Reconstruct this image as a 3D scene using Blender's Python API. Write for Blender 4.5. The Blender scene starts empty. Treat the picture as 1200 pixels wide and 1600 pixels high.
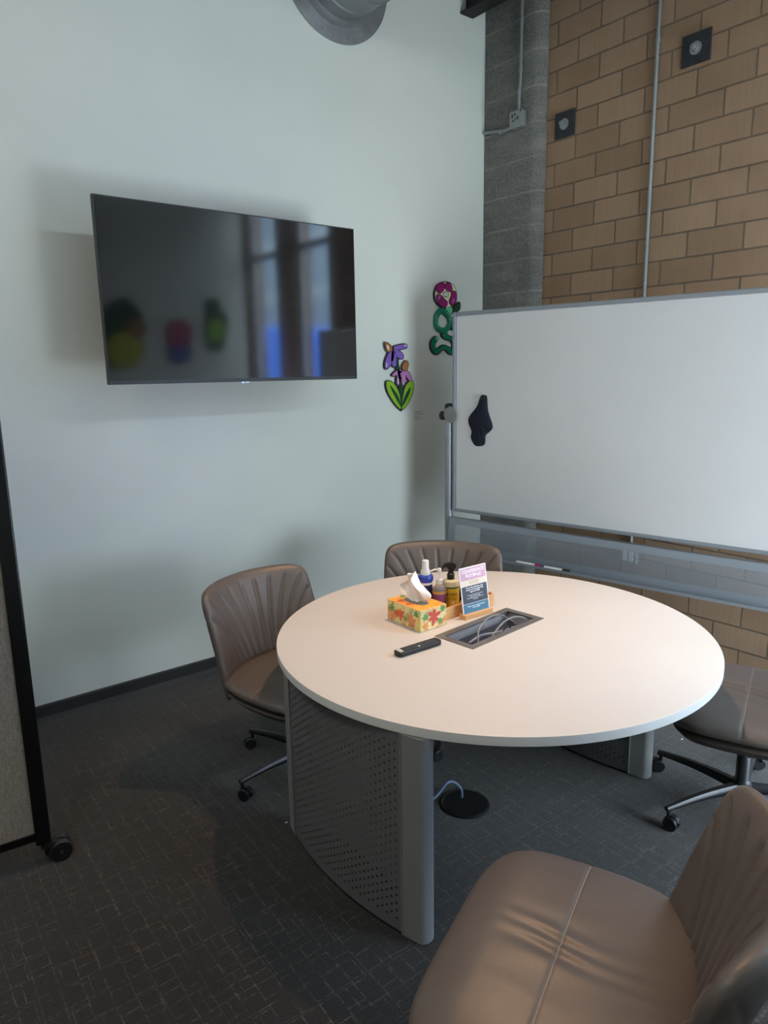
import bpy, bmesh, math, random
from mathutils import Vector, Matrix
PI = math.pi
random.seed(7)
SC = bpy.context.scene
COL = SC.collection

# ------------------------------------------------------------------ camera
YAW, PITCH, ROLL, F, CH = [math.radians(51.4), math.radians(11.28), math.radians(0.95), 1105.0, 1.78]
_f = Vector((-math.sin(YAW)*math.cos(PITCH), math.cos(YAW)*math.cos(PITCH), -math.sin(PITCH)))
_r = Vector((math.cos(YAW), math.sin(YAW), 0)); _d = _f.cross(_r)
CR = _r*math.cos(ROLL) + _d*math.sin(ROLL); CD = -_r*math.sin(ROLL) + _d*math.cos(ROLL)
cam = bpy.data.cameras.new('camera'); camo = bpy.data.objects.new('camera', cam); COL.objects.link(camo)
cam.sensor_fit = 'VERTICAL'; cam.sensor_height = 36; cam.sensor_width = 27; cam.lens = F/1600*36
cam.clip_start = 0.02; cam.clip_end = 200
M = Matrix.Identity(4)
for i in range(3):
    M[i][0] = CR[i]; M[i][1] = -CD[i]; M[i][2] = -_f[i]
M[0][3], M[1][3], M[2][3] = 0, 0, CH
camo.matrix_world = M
SC.camera = camo

# ------------------------------------------------------------------ light and exposure
SC.view_settings.view_transform = 'Standard'
SC.view_settings.look = 'None'
SC.view_settings.gamma = 1.0
SC.view_settings.use_curve_mapping = False
SC.view_settings.exposure = 0.0
SC.cycles.max_bounces = 10; SC.cycles.diffuse_bounces = 6; SC.cycles.transparent_max_bounces = 12
SC.cycles.sample_clamp_indirect = 6.0
SC.cycles.caustics_reflective = False; SC.cycles.caustics_refractive = False
W = bpy.data.worlds.new('sky'); SC.world = W; W.use_nodes = True
wn = W.node_tree.nodes; wl = W.node_tree.links
bg = wn['Background']
tc = wn.new('ShaderNodeTexCoord'); sx = wn.new('ShaderNodeSeparateXYZ'); cr = wn.new('ShaderNodeValToRGB')
wl.new(tc.outputs['Generated'], sx.inputs[0]); wl.new(sx.outputs['Z'], cr.inputs[0]); wl.new(cr.outputs[0], bg.inputs[0])
cr.color_ramp.elements[0].color = (0.84, 0.93, 0.98, 1); cr.color_ramp.elements[1].color = (0.68, 0.80, 0.95, 1)
bg.inputs[1].default_value = 25.0

CLERE_FILL = ((0.95, 2.05, 3.815), 3.7, 0.23)  # portal for the clerestory opening added as fill light
LOWW = ((0.95, 3.24, 0.84), 1.68, 1.48)
SPOT_AT = (-2.18, 2.40, 3.50)
SPOT_W = 220.0
CEIL_W = 0.0

def light(name, kind, loc, energy, color, **kw):
    l = bpy.data.lights.new(name, kind); l.energy = energy; l.color = color
    for k, v in kw.items(): setattr(l, k, v)
    o = bpy.data.objects.new(name, l); COL.objects.link(o); o.location = loc
    return o
sp = light('spot_bulb_light', 'SPOT', SPOT_AT, SPOT_W, (1.0, 0.60, 0.34), spot_size=math.radians(72), spot_blend=0.7, shadow_soft_size=0.02)
sp.rotation_euler = (Vector((-1.78, 1.78, 0.74))-Vector(SPOT_AT)).to_track_quat('-Z', 'Y').to_euler()
# sky portals filling the two window openings
WIN = [(0.09, 0.73), (-0.90, -0.27)]
WALL_Y = 4.10; WIN_Z = (0.10, 3.80)
for k, (a, b) in enumerate(WIN):
    p = light('window_portal', 'AREA', ((a+b)/2, WALL_Y+0.22, (WIN_Z[0]+WIN_Z[1])/2), 1, (1, 1, 1), shape='RECTANGLE', size=b-a, size_y=WIN_Z[1]-WIN_Z[0])
    p.rotation_euler = (math.radians(-90), 0, 0)
    p.data.cycles.is_portal = True

for Q in (CLERE_FILL, LOWW):
    p = light('window_portal', 'AREA', Q[0], 1, (1, 1, 1), shape='RECTANGLE', size=Q[2], size_y=Q[1])
    p.rotation_euler = (0, math.radians(90), 0); p.data.cycles.is_portal = True

# ------------------------------------------------------------------ measuring helpers
def ray(x, y): return _f + CR*((x-600)/F) + CD*((y-800)/F)
CP = Vector((0, 0, CH))
def on_x(x, y, X): v = ray(x, y); return CP + v*(X/v.x)
def on_y(x, y, Y): v = ray(x, y); return CP + v*(Y/v.y)
def on_z(x, y, Z): v = ray(x, y); return CP + v*((Z-CH)/v.z)

# ------------------------------------------------------------------ object helpers
def tag(o, label=None, cat=None, group=None, kind=None):
    if label: o['label'] = label
    if cat: o['category'] = cat
    if group: o['group'] = group
    if kind: o['kind'] = kind
    return o
def empty(name, loc=(0, 0, 0), rz=0.0):
    o = bpy.data.objects.new(name, None); COL.objects.link(o); o.location = loc; o.rotation_euler = (0, 0, rz)
    o.empty_display_size = 0.05
    return o
def link(name, me, mat, parent=None, smooth=True):
    me.name = name
    mats = mat if isinstance(mat, (list, tuple)) else [mat]
    for m in mats: me.materials.append(m)
    if smooth:
        for p in me.polygons: p.use_smooth = True
    o = bpy.data.objects.new(name, me); COL.objects.link(o)
    if parent: o.parent = parent
    return o
def build(name, bm, mat, parent=None, smooth=False, angle=35, bevel=0):
    bmesh.ops.recalc_face_normals(bm, faces=bm.faces)
    me = bpy.data.meshes.new(name); bm.to_mesh(me); bm.free()
    o = link(name, me, mat, parent, smooth)
    if smooth:
        me.set_sharp_from_angle(angle=math.radians(angle))
    if bevel:
        m = o.modifiers.new('bevel', 'BEVEL'); m.width = bevel; m.segments = 3; m.limit_method = 'ANGLE'; m.angle_limit = math.radians(40)
    return o
def BM(): return bmesh.new()
def box(bm, lo, hi, mi=0, mat=None):
    vs = [bm.verts.new((x, y, z)) for z in (lo[2], hi[2]) for y in (lo[1], hi[1]) for x in (lo[0], hi[0])]
    if mat is not None:
        for v in vs: v.co = mat @ v.co
    for f in ((0,2,3,1),(4,5,7,6),(0,1,5,4),(2,6,7,3),(0,4,6,2),(1,3,7,5)):
        fc = bm.faces.new([vs[i] for i in f]); fc.material_index = mi
    return vs
def cyl(bm, a, b, r0, r1=None, n=24, cap=True, mi=0):
    a, b = Vector(a), Vector(b); r1 = r0 if r1 is None else r1
    d = (b-a).normalized(); u = d.orthogonal().normalized(); w = d.cross(u)
    A, B = [], []
    for i in range(n):
        t = 2*PI*i/n; e = u*math.cos(t) + w*math.sin(t)
        A.append(bm.verts.new(a+e*r0)); B.append(bm.verts.new(b+e*r1))
    for i in range(n):
        j = (i+1) % n; bm.faces.new((A[i], A[j], B[j], B[i])).material_index = mi
    if cap:
        bm.faces.new(A[::-1]).material_index = mi; bm.faces.new(B).material_index = mi
def lathe(bm, prof, c=(0, 0, 0), n=32, mi=0):
    """prof: list of (r, z)"""
    c = Vector(c); rings = []
    for r, z in prof:
        if r < 1e-5: rings.append([bm.verts.new(c+Vector((0, 0, z)))])
        else: rings.append([bm.verts.new(c+Vector((r*math.cos(2*PI*i/n), r*math.sin(2*PI*i/n), z))) for i in range(n)])
    for A, B in zip(rings, rings[1:]):
        for i in range(n):
            j = (i+1) % n
            q = [A[i % len(A)], A[j % len(A)], B[j % len(B)], B[i % len(B)]]
            u = []
            for v in q:
                if v not in u: u.append(v)
            if len(u) > 2: bm.faces.new(u).material_index = mi
    for R, s in ((rings[0], -1), (rings[-1], 1)):
        if len(R) > 2: bm.faces.new(R[::s]).material_index = mi
def catmull(pts, n=8, closed=False):
    P = [Vector(p) for p in pts]; out = []; m = len(P)
    for i in range(m if closed else m-1):
        g = (lambda k: P[k % m]) if closed else (lambda k: P[max(0, min(m-1, k))])
        a, b, c, d = g(i-1), g(i), g(i+1), g(i+2)
        for j in range(n):
            t = j/n
            out.append(0.5*((2*b)+(c-a)*t+(2*a-5*b+4*c-d)*t*t+(3*b-a-3*c+d)*t**3))
    if not closed: out.append(P[-1])
    return out
def tube(bm, pts, r, n=10, mi=0, closed=False):
    P = [Vector(p) for p in pts]; rings = []; m = len(P)
    up = None
    for i in range(m):
        if closed: d = (P[(i+1) % m]-P[i-1]).normalized()
        else: d = (P[min(i+1, m-1)]-P[max(i-1, 0)]).normalized()
        if up is None: up = d.orthogonal().normalized()
        up = (up-d*up.dot(d)).normalized(); w = d.cross(up)
        rr = r(i/(m-1)) if callable(r) else r
        rings.append([bm.verts.new(P[i]+(up*math.cos(2*PI*k/n)+w*math.sin(2*PI*k/n))*rr) for k in range(n)])
    L = list(zip(rings, rings[1:]))
    if closed: L.append((rings[-1], rings[0]))
    for A, B in L:
        for k in range(n):
            bm.faces.new((A[k], A[(k+1) % n], B[(k+1) % n], B[k])).material_index = mi
    if not closed:
        bm.faces.new(rings[0][::-1]).material_index = mi; bm.faces.new(rings[-1]).material_index = mi
def prism(bm, pts, depth, mi=0):
    """pts: 3D loop; extruded by vector depth"""
    d = Vector(depth)
    A = [bm.verts.new(Vector(p)) for p in pts]; B = [bm.verts.new(Vector(p)+d) for p in pts]
    ea = [bm.edges.new((A[i], A[(i+1) % len(A)])) for i in range(len(A))]
    eb = [bm.edges.new((B[i], B[(i+1) % len(B)])) for i in range(len(B))]
    for i in range(len(A)):
        j = (i+1) % len(A); bm.faces.new((A[i], A[j], B[j], B[i])).material_index = mi
    for e in (ea, eb):
        g = bmesh.ops.triangle_fill(bm, edges=e, use_beauty=True)
        for x in g['geom']:
            if isinstance(x, bmesh.types.BMFace): x.material_index = mi
def copy_tree(o, parent=None):
    c = o.copy(); COL.objects.link(c); c.parent = parent
    for ch in o.children: copy_tree(ch, c)
    return c
def text(name, s, size, mat, parent, loc, rot, align='CENTER', depth=0.0002, bold=0.0):
    cu = bpy.data.curves.new('lettering', 'FONT'); cu.body = s; cu.size = size; cu.align_x = align; cu.extrude = depth; cu.offset = bold
    cu.space_line = 0.95
    t = bpy.data.objects.new('lettering', cu); COL.objects.link(t)
    bpy.context.view_layer.update()
    me = bpy.data.meshes.new_from_object(t)
    bpy.data.objects.remove(t); bpy.data.curves.remove(cu)
    for v in me.vertices: v.co = (rot @ v.co) + Vector(loc)
    me.materials.clear()
    return link(name, me, mat, parent, smooth=False)

# ------------------------------------------------------------------ materials
def s2l(c): return tuple((x/255/12.92 if x/255 <= 0.04045 else ((x/255+0.055)/1.055)**2.4) for x in c) + (1,)
class NT:
    def __init__(s, name):
        s.m = bpy.data.materials.new(name); s.m.use_nodes = True; s.t = s.m.node_tree; s.p = s.t.nodes['Principled BSDF']; s.out = s.t.nodes['Material Output']
        s.c = None
    def n(s, typ, **kw):
        x = s.t.nodes.new(typ)
        for k, v in kw.items():
            if k in x.inputs.keys(): x.inputs[k].default_value = v
            else: setattr(x, k, v)
        return x
    def l(s, a, b): s.t.links.new(a, b)
    def obj(s, scale=(1, 1, 1), rot=(0, 0, 0), loc=(0, 0, 0)):
        t = s.n('ShaderNodeTexCoord'); m = s.n('ShaderNodeMapping'); s.l(t.outputs['Object'], m.inputs[0])
        m.inputs['Scale'].default_value = scale; m.inputs['Rotation'].default_value = rot; m.inputs['Location'].default_value = loc
        return m.outputs[0]
    def ramp(s, fac, stops):
        r = s.n('ShaderNodeValToRGB'); e = r.color_ramp.elements
        while len(e) < len(stops): e.new(0.5)
        for i, (p, c) in enumerate(stops): e[i].position = p; e[i].color = c
        s.l(fac, r.inputs[0]); return r.outputs[0]
    def noise(s, vec, scale, detail=4, rough=0.6):
        x = s.n('ShaderNodeTexNoise'); x.inputs['Scale'].default_value = scale; x.inputs['Detail'].default_value = detail; x.inputs['Roughness'].default_value = rough
        s.l(vec, x.inputs['Vector']); return x.outputs['Fac']
    def math(s, op, a, b=None, c=None):
        x = s.n('ShaderNodeMath'); x.operation = op
        for i, v in enumerate((a, b, c)):
            if v is None: continue
            if isinstance(v, (int, float)): x.inputs[i].default_value = v
            else: s.l(v, x.inputs[i])
        return x.outputs[0]
    def mix(s, fac, a, b):
        x = s.n('ShaderNodeMix'); x.data_type = 'RGBA'
        for i, v in ((0, fac), (6, a), (7, b)):
            if isinstance(v, (int, float)): x.inputs[i].default_value = v
            elif isinstance(v, tuple): x.inputs[i].default_value = v
            else: s.l(v, x.inputs[i])
        return x.outputs[2]
    def bump(s, h, strength=0.2, dist=0.01):
        b = s.n('ShaderNodeBump'); b.inputs['Strength'].default_value = strength; b.inputs['Distance'].default_value = dist
        s.l(h, b.inputs['Height']); s.l(b.outputs[0], s.p.inputs['Normal']); return b
    def set(s, **kw):
        for k, v in kw.items():
            i = s.p.inputs[k.replace('_', ' ')]
            if hasattr(v, 'is_linked'): s.l(v, i)
            else: i.default_value = v
        return s
def simple(name, rgb, rough=0.5, metal=0.0, var=0.06, scale=30, bump=0.0, **kw):
    m = NT(name); v = m.obj(); c = s2l(rgb)
    nz = m.noise(v, scale)
    lo = tuple(x*(1-var) for x in c[:3])+(1,); hi = tuple(min(1, x*(1+var)) for x in c[:3])+(1,)
    m.set(Base_Color=m.ramp(nz, [(0.3, lo), (0.7, hi)]), Roughness=rough, Metallic=metal)
    if bump: m.bump(nz, bump, 0.002)
    for k, x in kw.items(): m.p.inputs[k.replace('_', ' ')].default_value = x
    return m.m

MT = {}
# painted white wall, roller texture
m = NT('painted_wall'); v = m.obj(); nz = m.noise(v, 220, 3); big = m.noise(v, 1.2, 3)
m.set(Base_Color=m.ramp(big, [(0.3, s2l((206, 211, 206))), (0.7, s2l((213, 217, 212)))]), Roughness=0.42)
m.bump(nz, 0.25, 0.002); MT['wall'] = m.m
# carpet tile
m = NT('carpet'); v = m.obj()
fine = m.ramp(m.noise(v, 330, 2, 0.8), [(0.40, (0, 0, 0, 1)), (0.66, (1, 1, 1, 1))]); mid = m.noise(m.obj(scale=(14, 60, 1)), 1, 3); big = m.noise(v, 2.5, 2)
nv = m.n('ShaderNodeTexNoise'); nv.inputs['Scale'].default_value = 9; m.l(v, nv.inputs['Vector'])
vs = m.n('ShaderNodeVectorMath'); vs.operation = 'SCALE'; vs.inputs[3].default_value = 0.014; m.l(nv.outputs['Color'], vs.inputs[0])
va = m.n('ShaderNodeVectorMath'); va.operation = 'ADD'; m.l(v, va.inputs[0]); m.l(vs.outputs[0], va.inputs[1])
def bricklines(rot, w, h, off, mort):
    mp = m.n('ShaderNodeMapping'); mp.inputs['Rotation'].default_value = (0, 0, rot); mp.inputs['Location'].default_value = (off, off*0.7, 0)
    m.l(va.outputs[0], mp.inputs[0])
    b = m.n('ShaderNodeTexBrick'); b.inputs['Scale'].default_value = 1; b.inputs['Mortar Size'].default_value = mort; b.inputs['Mortar Smooth'].default_value = 0.3
    b.inputs['Brick Width'].default_value = w; b.inputs['Row Height'].default_value = h; b.offset = 0.37; b.squash = 0.7
    m.l(mp.outputs[0], b.inputs['Vector']); return b.outputs['Fac']
l1 = bricklines(0.03, 0.10, 0.058, 0.0, 0.0020); l2 = bricklines(PI/2+0.05, 0.15, 0.085, 0.33, 0.0018)
mask = m.ramp(m.noise(v, 8, 3), [(0.34, (0.1, 0.1, 0.1, 1)), (0.60, (1, 1, 1, 1))]); mask2 = m.ramp(m.noise(v, 60, 2), [(0.42, (0.1, 0.1, 0.1, 1)), (0.62, (1, 1, 1, 1))])
ln = m.math('MULTIPLY', m.math('MULTIPLY', m.math('MAXIMUM', l1, l2), mask), mask2)
base = m.mix(mid, s2l((14, 13, 12)), s2l((24, 22, 21)))
base = m.mix(m.math('MULTIPLY', fine, 0.55), base, s2l((50, 48, 47)))
colr = m.mix(m.math('MULTIPLY', ln, 0.36), base, s2l((150, 142, 128)))
m.set(Base_Color=colr, Roughness=0.95, Specular_IOR_Level=0.15); m.p.inputs['Sheen Weight'].default_value = 0.32; m.p.inputs['Sheen Roughness'].default_value = 0.4
m.bump(fine, 0.5, 0.004); MT['carpet'] = m.m
# tan concrete block wall
BW, BH, BZ, BX = 0.324, 0.1428, 2.8328, -2.2675
m = NT('tan_block'); v = m.obj()
cx = m.n('ShaderNodeSeparateXYZ'); m.l(v, cx.inputs[0]); cc = m.n('ShaderNodeCombineXYZ')
m.l(m.math('ADD', cx.outputs[0], -BX+100*BW), cc.inputs[0]); m.l(m.math('ADD', cx.outputs[2], -BZ+60*BH), cc.inputs[1])
nn = m.n('ShaderNodeTexNoise'); nn.inputs['Scale'].default_value = 14; m.l(v, nn.inputs['Vector'])
ns = m.n('ShaderNodeVectorMath'); ns.operation = 'SCALE'; ns.inputs[3].default_value = 0.006; m.l(nn.outputs['Color'], ns.inputs[0])
na = m.n('ShaderNodeVectorMath'); na.operation = 'ADD'; m.l(cc.outputs[0], na.inputs[0]); m.l(ns.outputs[0], na.inputs[1])
b = m.n('ShaderNodeTexBrick'); b.inputs['Scale'].default_value = 1; b.inputs['Brick Width'].default_value = BW; b.inputs['Row Height'].default_value = BH
b.inputs['Mortar Size'].default_value = 0.0055; b.inputs['Mortar Smooth'].default_value = 0.25; b.offset = 0.5; b.inputs['Bias'].default_value = 0
b.inputs['Color1'].default_value = s2l((166, 136, 111)); b.inputs['Color2'].default_value = s2l((144, 116, 92)); b.inputs['Mortar'].default_value = s2l((100, 88, 76))
m.l(na.outputs[0], b.inputs['Vector'])
st = m.noise(m.obj(scale=(60, 60, 4)), 1, 4); sp_ = m.noise(v, 160, 3)
c1 = m.mix(m.ramp(st, [(0.35, (0, 0, 0, 1)), (0.75, (0.28, 0.28, 0.28, 1))]), b.outputs['Color'], s2l((116, 92, 72)))
c1 = m.mix(m.math('MULTIPLY', m.math('GREATER_THAN', sp_, 0.67), 0.35), c1, s2l((90, 72, 55)))
bl = m.ramp(m.noise(v, 3, 3), [(0.4, (0, 0, 0, 1)), (0.8, (0.35, 0.35, 0.35, 1))])
c1 = m.mix(bl, c1, s2l((178, 150, 124)))
m.set(Base_Color=c1, Roughness=0.9)
hh = m.math('SUBTRACT', m.math('MULTIPLY', sp_, 0.15), b.outputs['Fac']); m.bump(hh, 0.8, 0.006); MT['brick'] = m.m
# grey split block pilaster
m = NT('grey_block'); v = m.obj(); cx = m.n('ShaderNodeSeparateXYZ'); m.l(v, cx.inputs[0])
fr = m.math('FRACT', m.math('DIVIDE', m.math('ADD', cx.outputs[2], -2.314+0.2175*30), 0.2175))
ln = m.math('LESS_THAN', m.math('ABSOLUTE', m.math('SUBTRACT', fr, 0.5)), 0.472)
inv = m.math('SUBTRACT', 1, ln)
n1 = m.ramp(m.noise(v, 120, 4, 0.8), [(0.35, (0, 0, 0, 1)), (0.65, (1, 1, 1, 1))]); n2 = m.noise(m.obj(scale=(3, 3, 10)), 1, 4); n3 = m.noise(v, 6, 3)
c = m.mix(n1, s2l((82, 82, 80)), s2l((146, 144, 140))); c = m.mix(m.ramp(n2, [(0.45, (0, 0, 0, 1)), (0.75, (0.5, 0.5, 0.5, 1))]), c, s2l((156, 153, 146)))
c = m.mix(m.math('MULTIPLY', inv, m.ramp(n3, [(0.35, (0.1, 0.1, 0.1, 1)), (0.65, (0.6, 0.6, 0.6, 1))])), c, s2l((172, 168, 160)))
m.set(Base_Color=c, Roughness=0.95); m.bump(m.math('ADD', n1, m.math('MULTIPLY', ln, 0.6)), 0.6, 0.008); MT['grey_block'] = m.m
# leather
def leather(name, rgb):
    m = NT(name); v = m.obj(); vo = m.n('ShaderNodeTexVoronoi'); vo.inputs['Scale'].default_value = 420; m.l(v, vo.inputs['Vector'])
    n1 = m.noise(v, 5, 4); c = s2l(rgb)
    m.set(Base_Color=m.ramp(n1, [(0.3, tuple(x*0.9 for x in c[:3])+(1,)), (0.7, tuple(x*1.08 for x in c[:3])+(1,))]), Roughness=0.43, Specular_IOR_Level=0.5)
    wr = m.noise(m.obj(scale=(6, 55, 20)), 1, 3)
    h = m.math('ADD', m.math('MULTIPLY', vo.outputs['Distance'], 0.35), m.math('MULTIPLY', wr, 0.5))
    m.bump(h, 0.16, 0.003); return m.m
MT['leather'] = leather('taupe_leather', (86, 79, 75))
MT['piping'] = simple('seam_highlight', (140, 130, 122), 0.5)  # paler than the leather: highlight on the stitched ridge put into the colour
MT['black_metal'] = simple('black_powder_metal', (34, 35, 38), 0.42, 0.3)
MT['black_plastic'] = simple('black_plastic', (22, 22, 24), 0.4)
MT['black_gloss'] = simple('black_gloss_enamel', (10, 10, 11), 0.25)
MT['rubber'] = simple('black_rubber_base', (32, 32, 35), 0.55)
MT['chrome'] = simple('chrome', (200, 202, 205), 0.12, 1.0, 0.02)
MT['galv'] = simple('galvanised_steel', (148, 152, 155), 0.42, 0.55, 0.15, 12)
MT['galv_dark'] = simple('duct_steel', (132, 136, 139), 0.45, 0.5, 0.12, 9)
MT['conduit'] = simple('conduit_steel', (140, 145, 145), 0.4, 0.4, 0.08)
MT['plate'] = simple('dark_anchor_plate', (50, 52, 56), 0.55, 0.3, 0.25, 25)
MT['alu'] = simple('grey_aluminium', (134, 134, 133), 0.36, 0.15, 0.03)
MT['board_frame'] = simple('silver_frame', (144, 149, 156), 0.38, 0.2, 0.03)
MT['wb'] = simple('whiteboard_enamel', (214, 214, 216), 0.16, 0, 0.015, 4)
MT['laminate'] = simple('white_laminate', (204, 200, 196), 0.6, 0, 0.01, 3)
MT['edge'] = simple('white_edge_band', (208, 207, 203), 0.45, 0, 0.01, 3)
MT['steel_dark'] = simple('dark_steel_beam', (28, 26, 27), 0.6, 0.2)
MT['white_plastic'] = simple('white_plastic', (232, 230, 226), 0.35)
MT['ceiling'] = simple('ceiling_paint', (150, 150, 148), 0.9)
MT['fabric'] = None
m = NT('panel_fabric'); v = m.obj(); a = m.noise(m.obj(scale=(300, 300, 40)), 1, 3); b2 = m.noise(m.obj(scale=(60, 60, 500)), 1, 3)
t = m.math('MULTIPLY', m.math('ADD', a, b2), 0.5)
m.set(Base_Color=m.mix(m.ramp(t, [(0.38, (0, 0, 0, 1)), (0.62, (1, 1, 1, 1))]), s2l((112, 102, 90)), s2l((152, 140, 124))), Roughness=0.95); m.bump(t, 0.4, 0.002); MT['fabric'] = m.m
# perforated sheet steel (holes let light and sight through)
def perforated(name, rgb, px, pz, r, xax, rough, u0, u1, z0, z1, metal=0.3, extra=None):
    """hole grid along object X/Y arc coordinate stored in the UV map"""
    m = NT(name); uv = m.n('ShaderNodeUVMap'); s = m.n('ShaderNodeSeparateXYZ'); m.l(uv.outputs[0], s.inputs[0])
    U, V = s.outputs[0], s.outputs[1]
    def cell(ou, ov):
        a = m.math('SUBTRACT', m.math('FRACT', m.math('ADD', m.math('DIVIDE', U, px), ou)), 0.5)
        b = m.math('SUBTRACT', m.math('FRACT', m.math('ADD', m.math('DIVIDE', V, pz), ov)), 0.5)
        a = m.math('MULTIPLY', a, px); b = m.math('MULTIPLY', b, pz)
        return m.math('LESS_THAN', m.math('SQRT', m.math('ADD', m.math('MULTIPLY', a, a), m.math('MULTIPLY', b, b))), r)
    hole = m.math('MAXIMUM', cell(0, 0), cell(0.5, 0.5))
    for x, lo, hi in ((U, u0, u1), (V, z0, z1)):
        hole = m.math('MULTIPLY', hole, m.math('MULTIPLY', m.math('GREATER_THAN', x, lo), m.math('LESS_THAN', x, hi)))
    m.set(Base_Color=s2l(rgb), Roughness=rough, Metallic=metal)
    m.l(m.math('SUBTRACT', 1, hole), m.p.inputs['Alpha'])
    return m.m
MT['perf_ped'] = perforated('perforated_pedestal_steel', (110, 110, 111), 0.040, 0.028, 0.0036, 0, 0.5, -0.315, 0.315, 0.035, 0.66)
MT['perf_board'] = perforated('perforated_tray_steel', (142, 149, 158), 0.0140, 0.0130, 0.0031, 0, 0.42, 0.055, 1.98, 0.055, 0.185, 0.1)

# ------------------------------------------------------------------ the room
LX, RX, FY, CZ = -3.815, 0.78, -3.2, 5.0
def slab(name, lo, hi, mat):
    bm = BM(); box(bm, lo, hi); return tag(build(name, bm, mat), kind='structure')
slab('floor', (LX-0.1, FY-0.1, -0.12), (RX+0.1, WALL_Y+0.22, 0), MT['carpet'])
slab('wall_left', (LX-0.15, FY-0.1, -0.12), (LX, WALL_Y+0.2, CZ), MT['wall'])
CW = (0.2, 3.9, 3.70, 3.93)
bm = BM(); yy0, yy1 = FY-0.1, WALL_Y+0.2
LW = (2.40, 4.08, 0.10, 1.58)
box(bm, (RX, yy0, -0.12), (RX+0.15, LW[0], CW[2])); box(bm, (RX, LW[1], -0.12), (RX+0.15, yy1, CW[2])); box(bm, (RX, LW[0], -0.12), (RX+0.15, LW[1], LW[2])); box(bm, (RX, LW[0], LW[3]), (RX+0.15, LW[1], CW[2])); box(bm, (RX, yy0, CW[3]), (RX+0.15, yy1, CZ)); box(bm, (RX, yy0, CW[2]), (RX+0.15, CW[0], CW[3])); box(bm, (RX, CW[1], CW[2]), (RX+0.15, yy1, CW[3]))
tag(build('wall_right', bm, MT['wall']), kind='structure')
slab('wall_front', (LX, FY-0.15, 0), (RX, FY, CZ), MT['wall'])
slab('ceiling', (LX-0.15, FY-0.15, CZ), (RX+0.15, WALL_Y+0.25, CZ+0.15), MT['ceiling'])
bm = BM()
T = 0.2
box(bm, (LX, WALL_Y, 0), (WIN[1][0], WALL_Y+T, CZ)); box(bm, (WIN[1][1], WALL_Y, 0), (WIN[0][0], WALL_Y+T, CZ)); box(bm, (WIN[0][1], WALL_Y, 0), (RX, WALL_Y+T, CZ))
for a, b_ in WIN:
    box(bm, (a, WALL_Y, 0), (b_, WALL_Y+T, WIN_Z[0])); box(bm, (a, WALL_Y, WIN_Z[1]), (b_, WALL_Y+T, CZ))
tag(build('wall_back', bm, MT['brick']), kind='structure')
# pilaster with rounded right edge
bm = BM(); PX1, PY, PR = -3.318, 4.02, 0.075
pts = [(LX+0.002, WALL_Y-0.001, 0), (LX+0.002, PY, 0)]
pts += [(PX1-PR+PR*math.sin(t), PY+PR-PR*math.cos(t), 0) for t in [PI/2*i/10 for i in range(11)]]
pts += [(PX1, WALL_Y-0.001, 0)]
prism(bm, pts, (0, 0, CZ-0.001)); tag(build('trim_1', bm, MT['grey_block'], smooth=True, angle=40), kind='structure')
# baseboard
bm = BM(); pr = [(LX+0.001, 0.0), (LX+0.022, 0.0), (LX+0.014, 0.014), (LX+0.010, 0.03), (LX+0.010, 0.088), (LX+0.006, 0.095), (LX+0.001, 0.095)]
prism(bm, [(x, FY+0.01, z) for x, z in pr], (0, PY-0.01-FY-0.01, 0)); tag(build('baseboard_left', bm, MT['rubber']), kind='structure')
# dark steel beam crossing the corner high up
p0 = on_x(727, 22, LX+0.02)
bm = BM(); Y0, Z0 = p0.y, p0.z
box(bm, (LX+0.002, Y0-0.03, Z0), (-2.2, Y0+0.09, Z0+0.012)); box(bm, (LX+0.002, Y0+0.024, Z0+0.01), (-2.2, Y0+0.036, Z0+0.16)); box(bm, (LX+0.002, Y0-0.03, Z0+0.16), (-2.2, Y0+0.09, Z0+0.172))
tag(build('trim_2', bm, MT['steel_dark']), kind='structure')
# windows
glass = NT('window_glass'); glass.t.nodes.remove(glass.p)
tr = glass.n('ShaderNodeBsdfTransparent'); tr.inputs[0].default_value = (0.93, 0.96, 0.97, 1); gl = glass.n('ShaderNodeBsdfGlossy'); gl.inputs['Roughness'].default_value = 0.02
mx = glass.n('ShaderNodeMixShader'); fz = glass.n('ShaderNodeLayerWeight')
glass.l(glass.math('ADD', glass.math('MULTIPLY', glass.math('POWER', fz.outputs[1], 5), 0.55), 0.03), mx.inputs[0]); glass.l(tr.outputs[0], mx.inputs[1]); glass.l(gl.outputs[0], mx.inputs[2]); glass.l(mx.outputs[0], glass.out.inputs[0])
for k, (a, b_) in enumerate(WIN):
    bm = BM(); y0, y1 = WALL_Y+0.05, WALL_Y+0.11
    z0, z1 = WIN_Z
    for lo, hi in (((a, y0, z0), (a+0.045, y1, z1)), ((b_-0.045, y0, z0), (b_, y1, z1)), ((a+0.045, y0, z0), (b_-0.045, y1, z0+0.05)), ((a+0.045, y0, z1-0.05), (b_-0.045, y1, z1)), ((a+0.045, y0, 3.02), (b_-0.045, y1, 3.08))):
        box(bm, lo, hi)
    w = tag(build('window_%d' % (k+1), bm, MT['board_frame']), kind='structure')
    bm = BM(); box(bm, (a+0.04, y0+0.026, z0+0.04), (b_-0.04, y0+0.034, z1-0.04)); build('window_pane', bm, glass.m, w)

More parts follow.
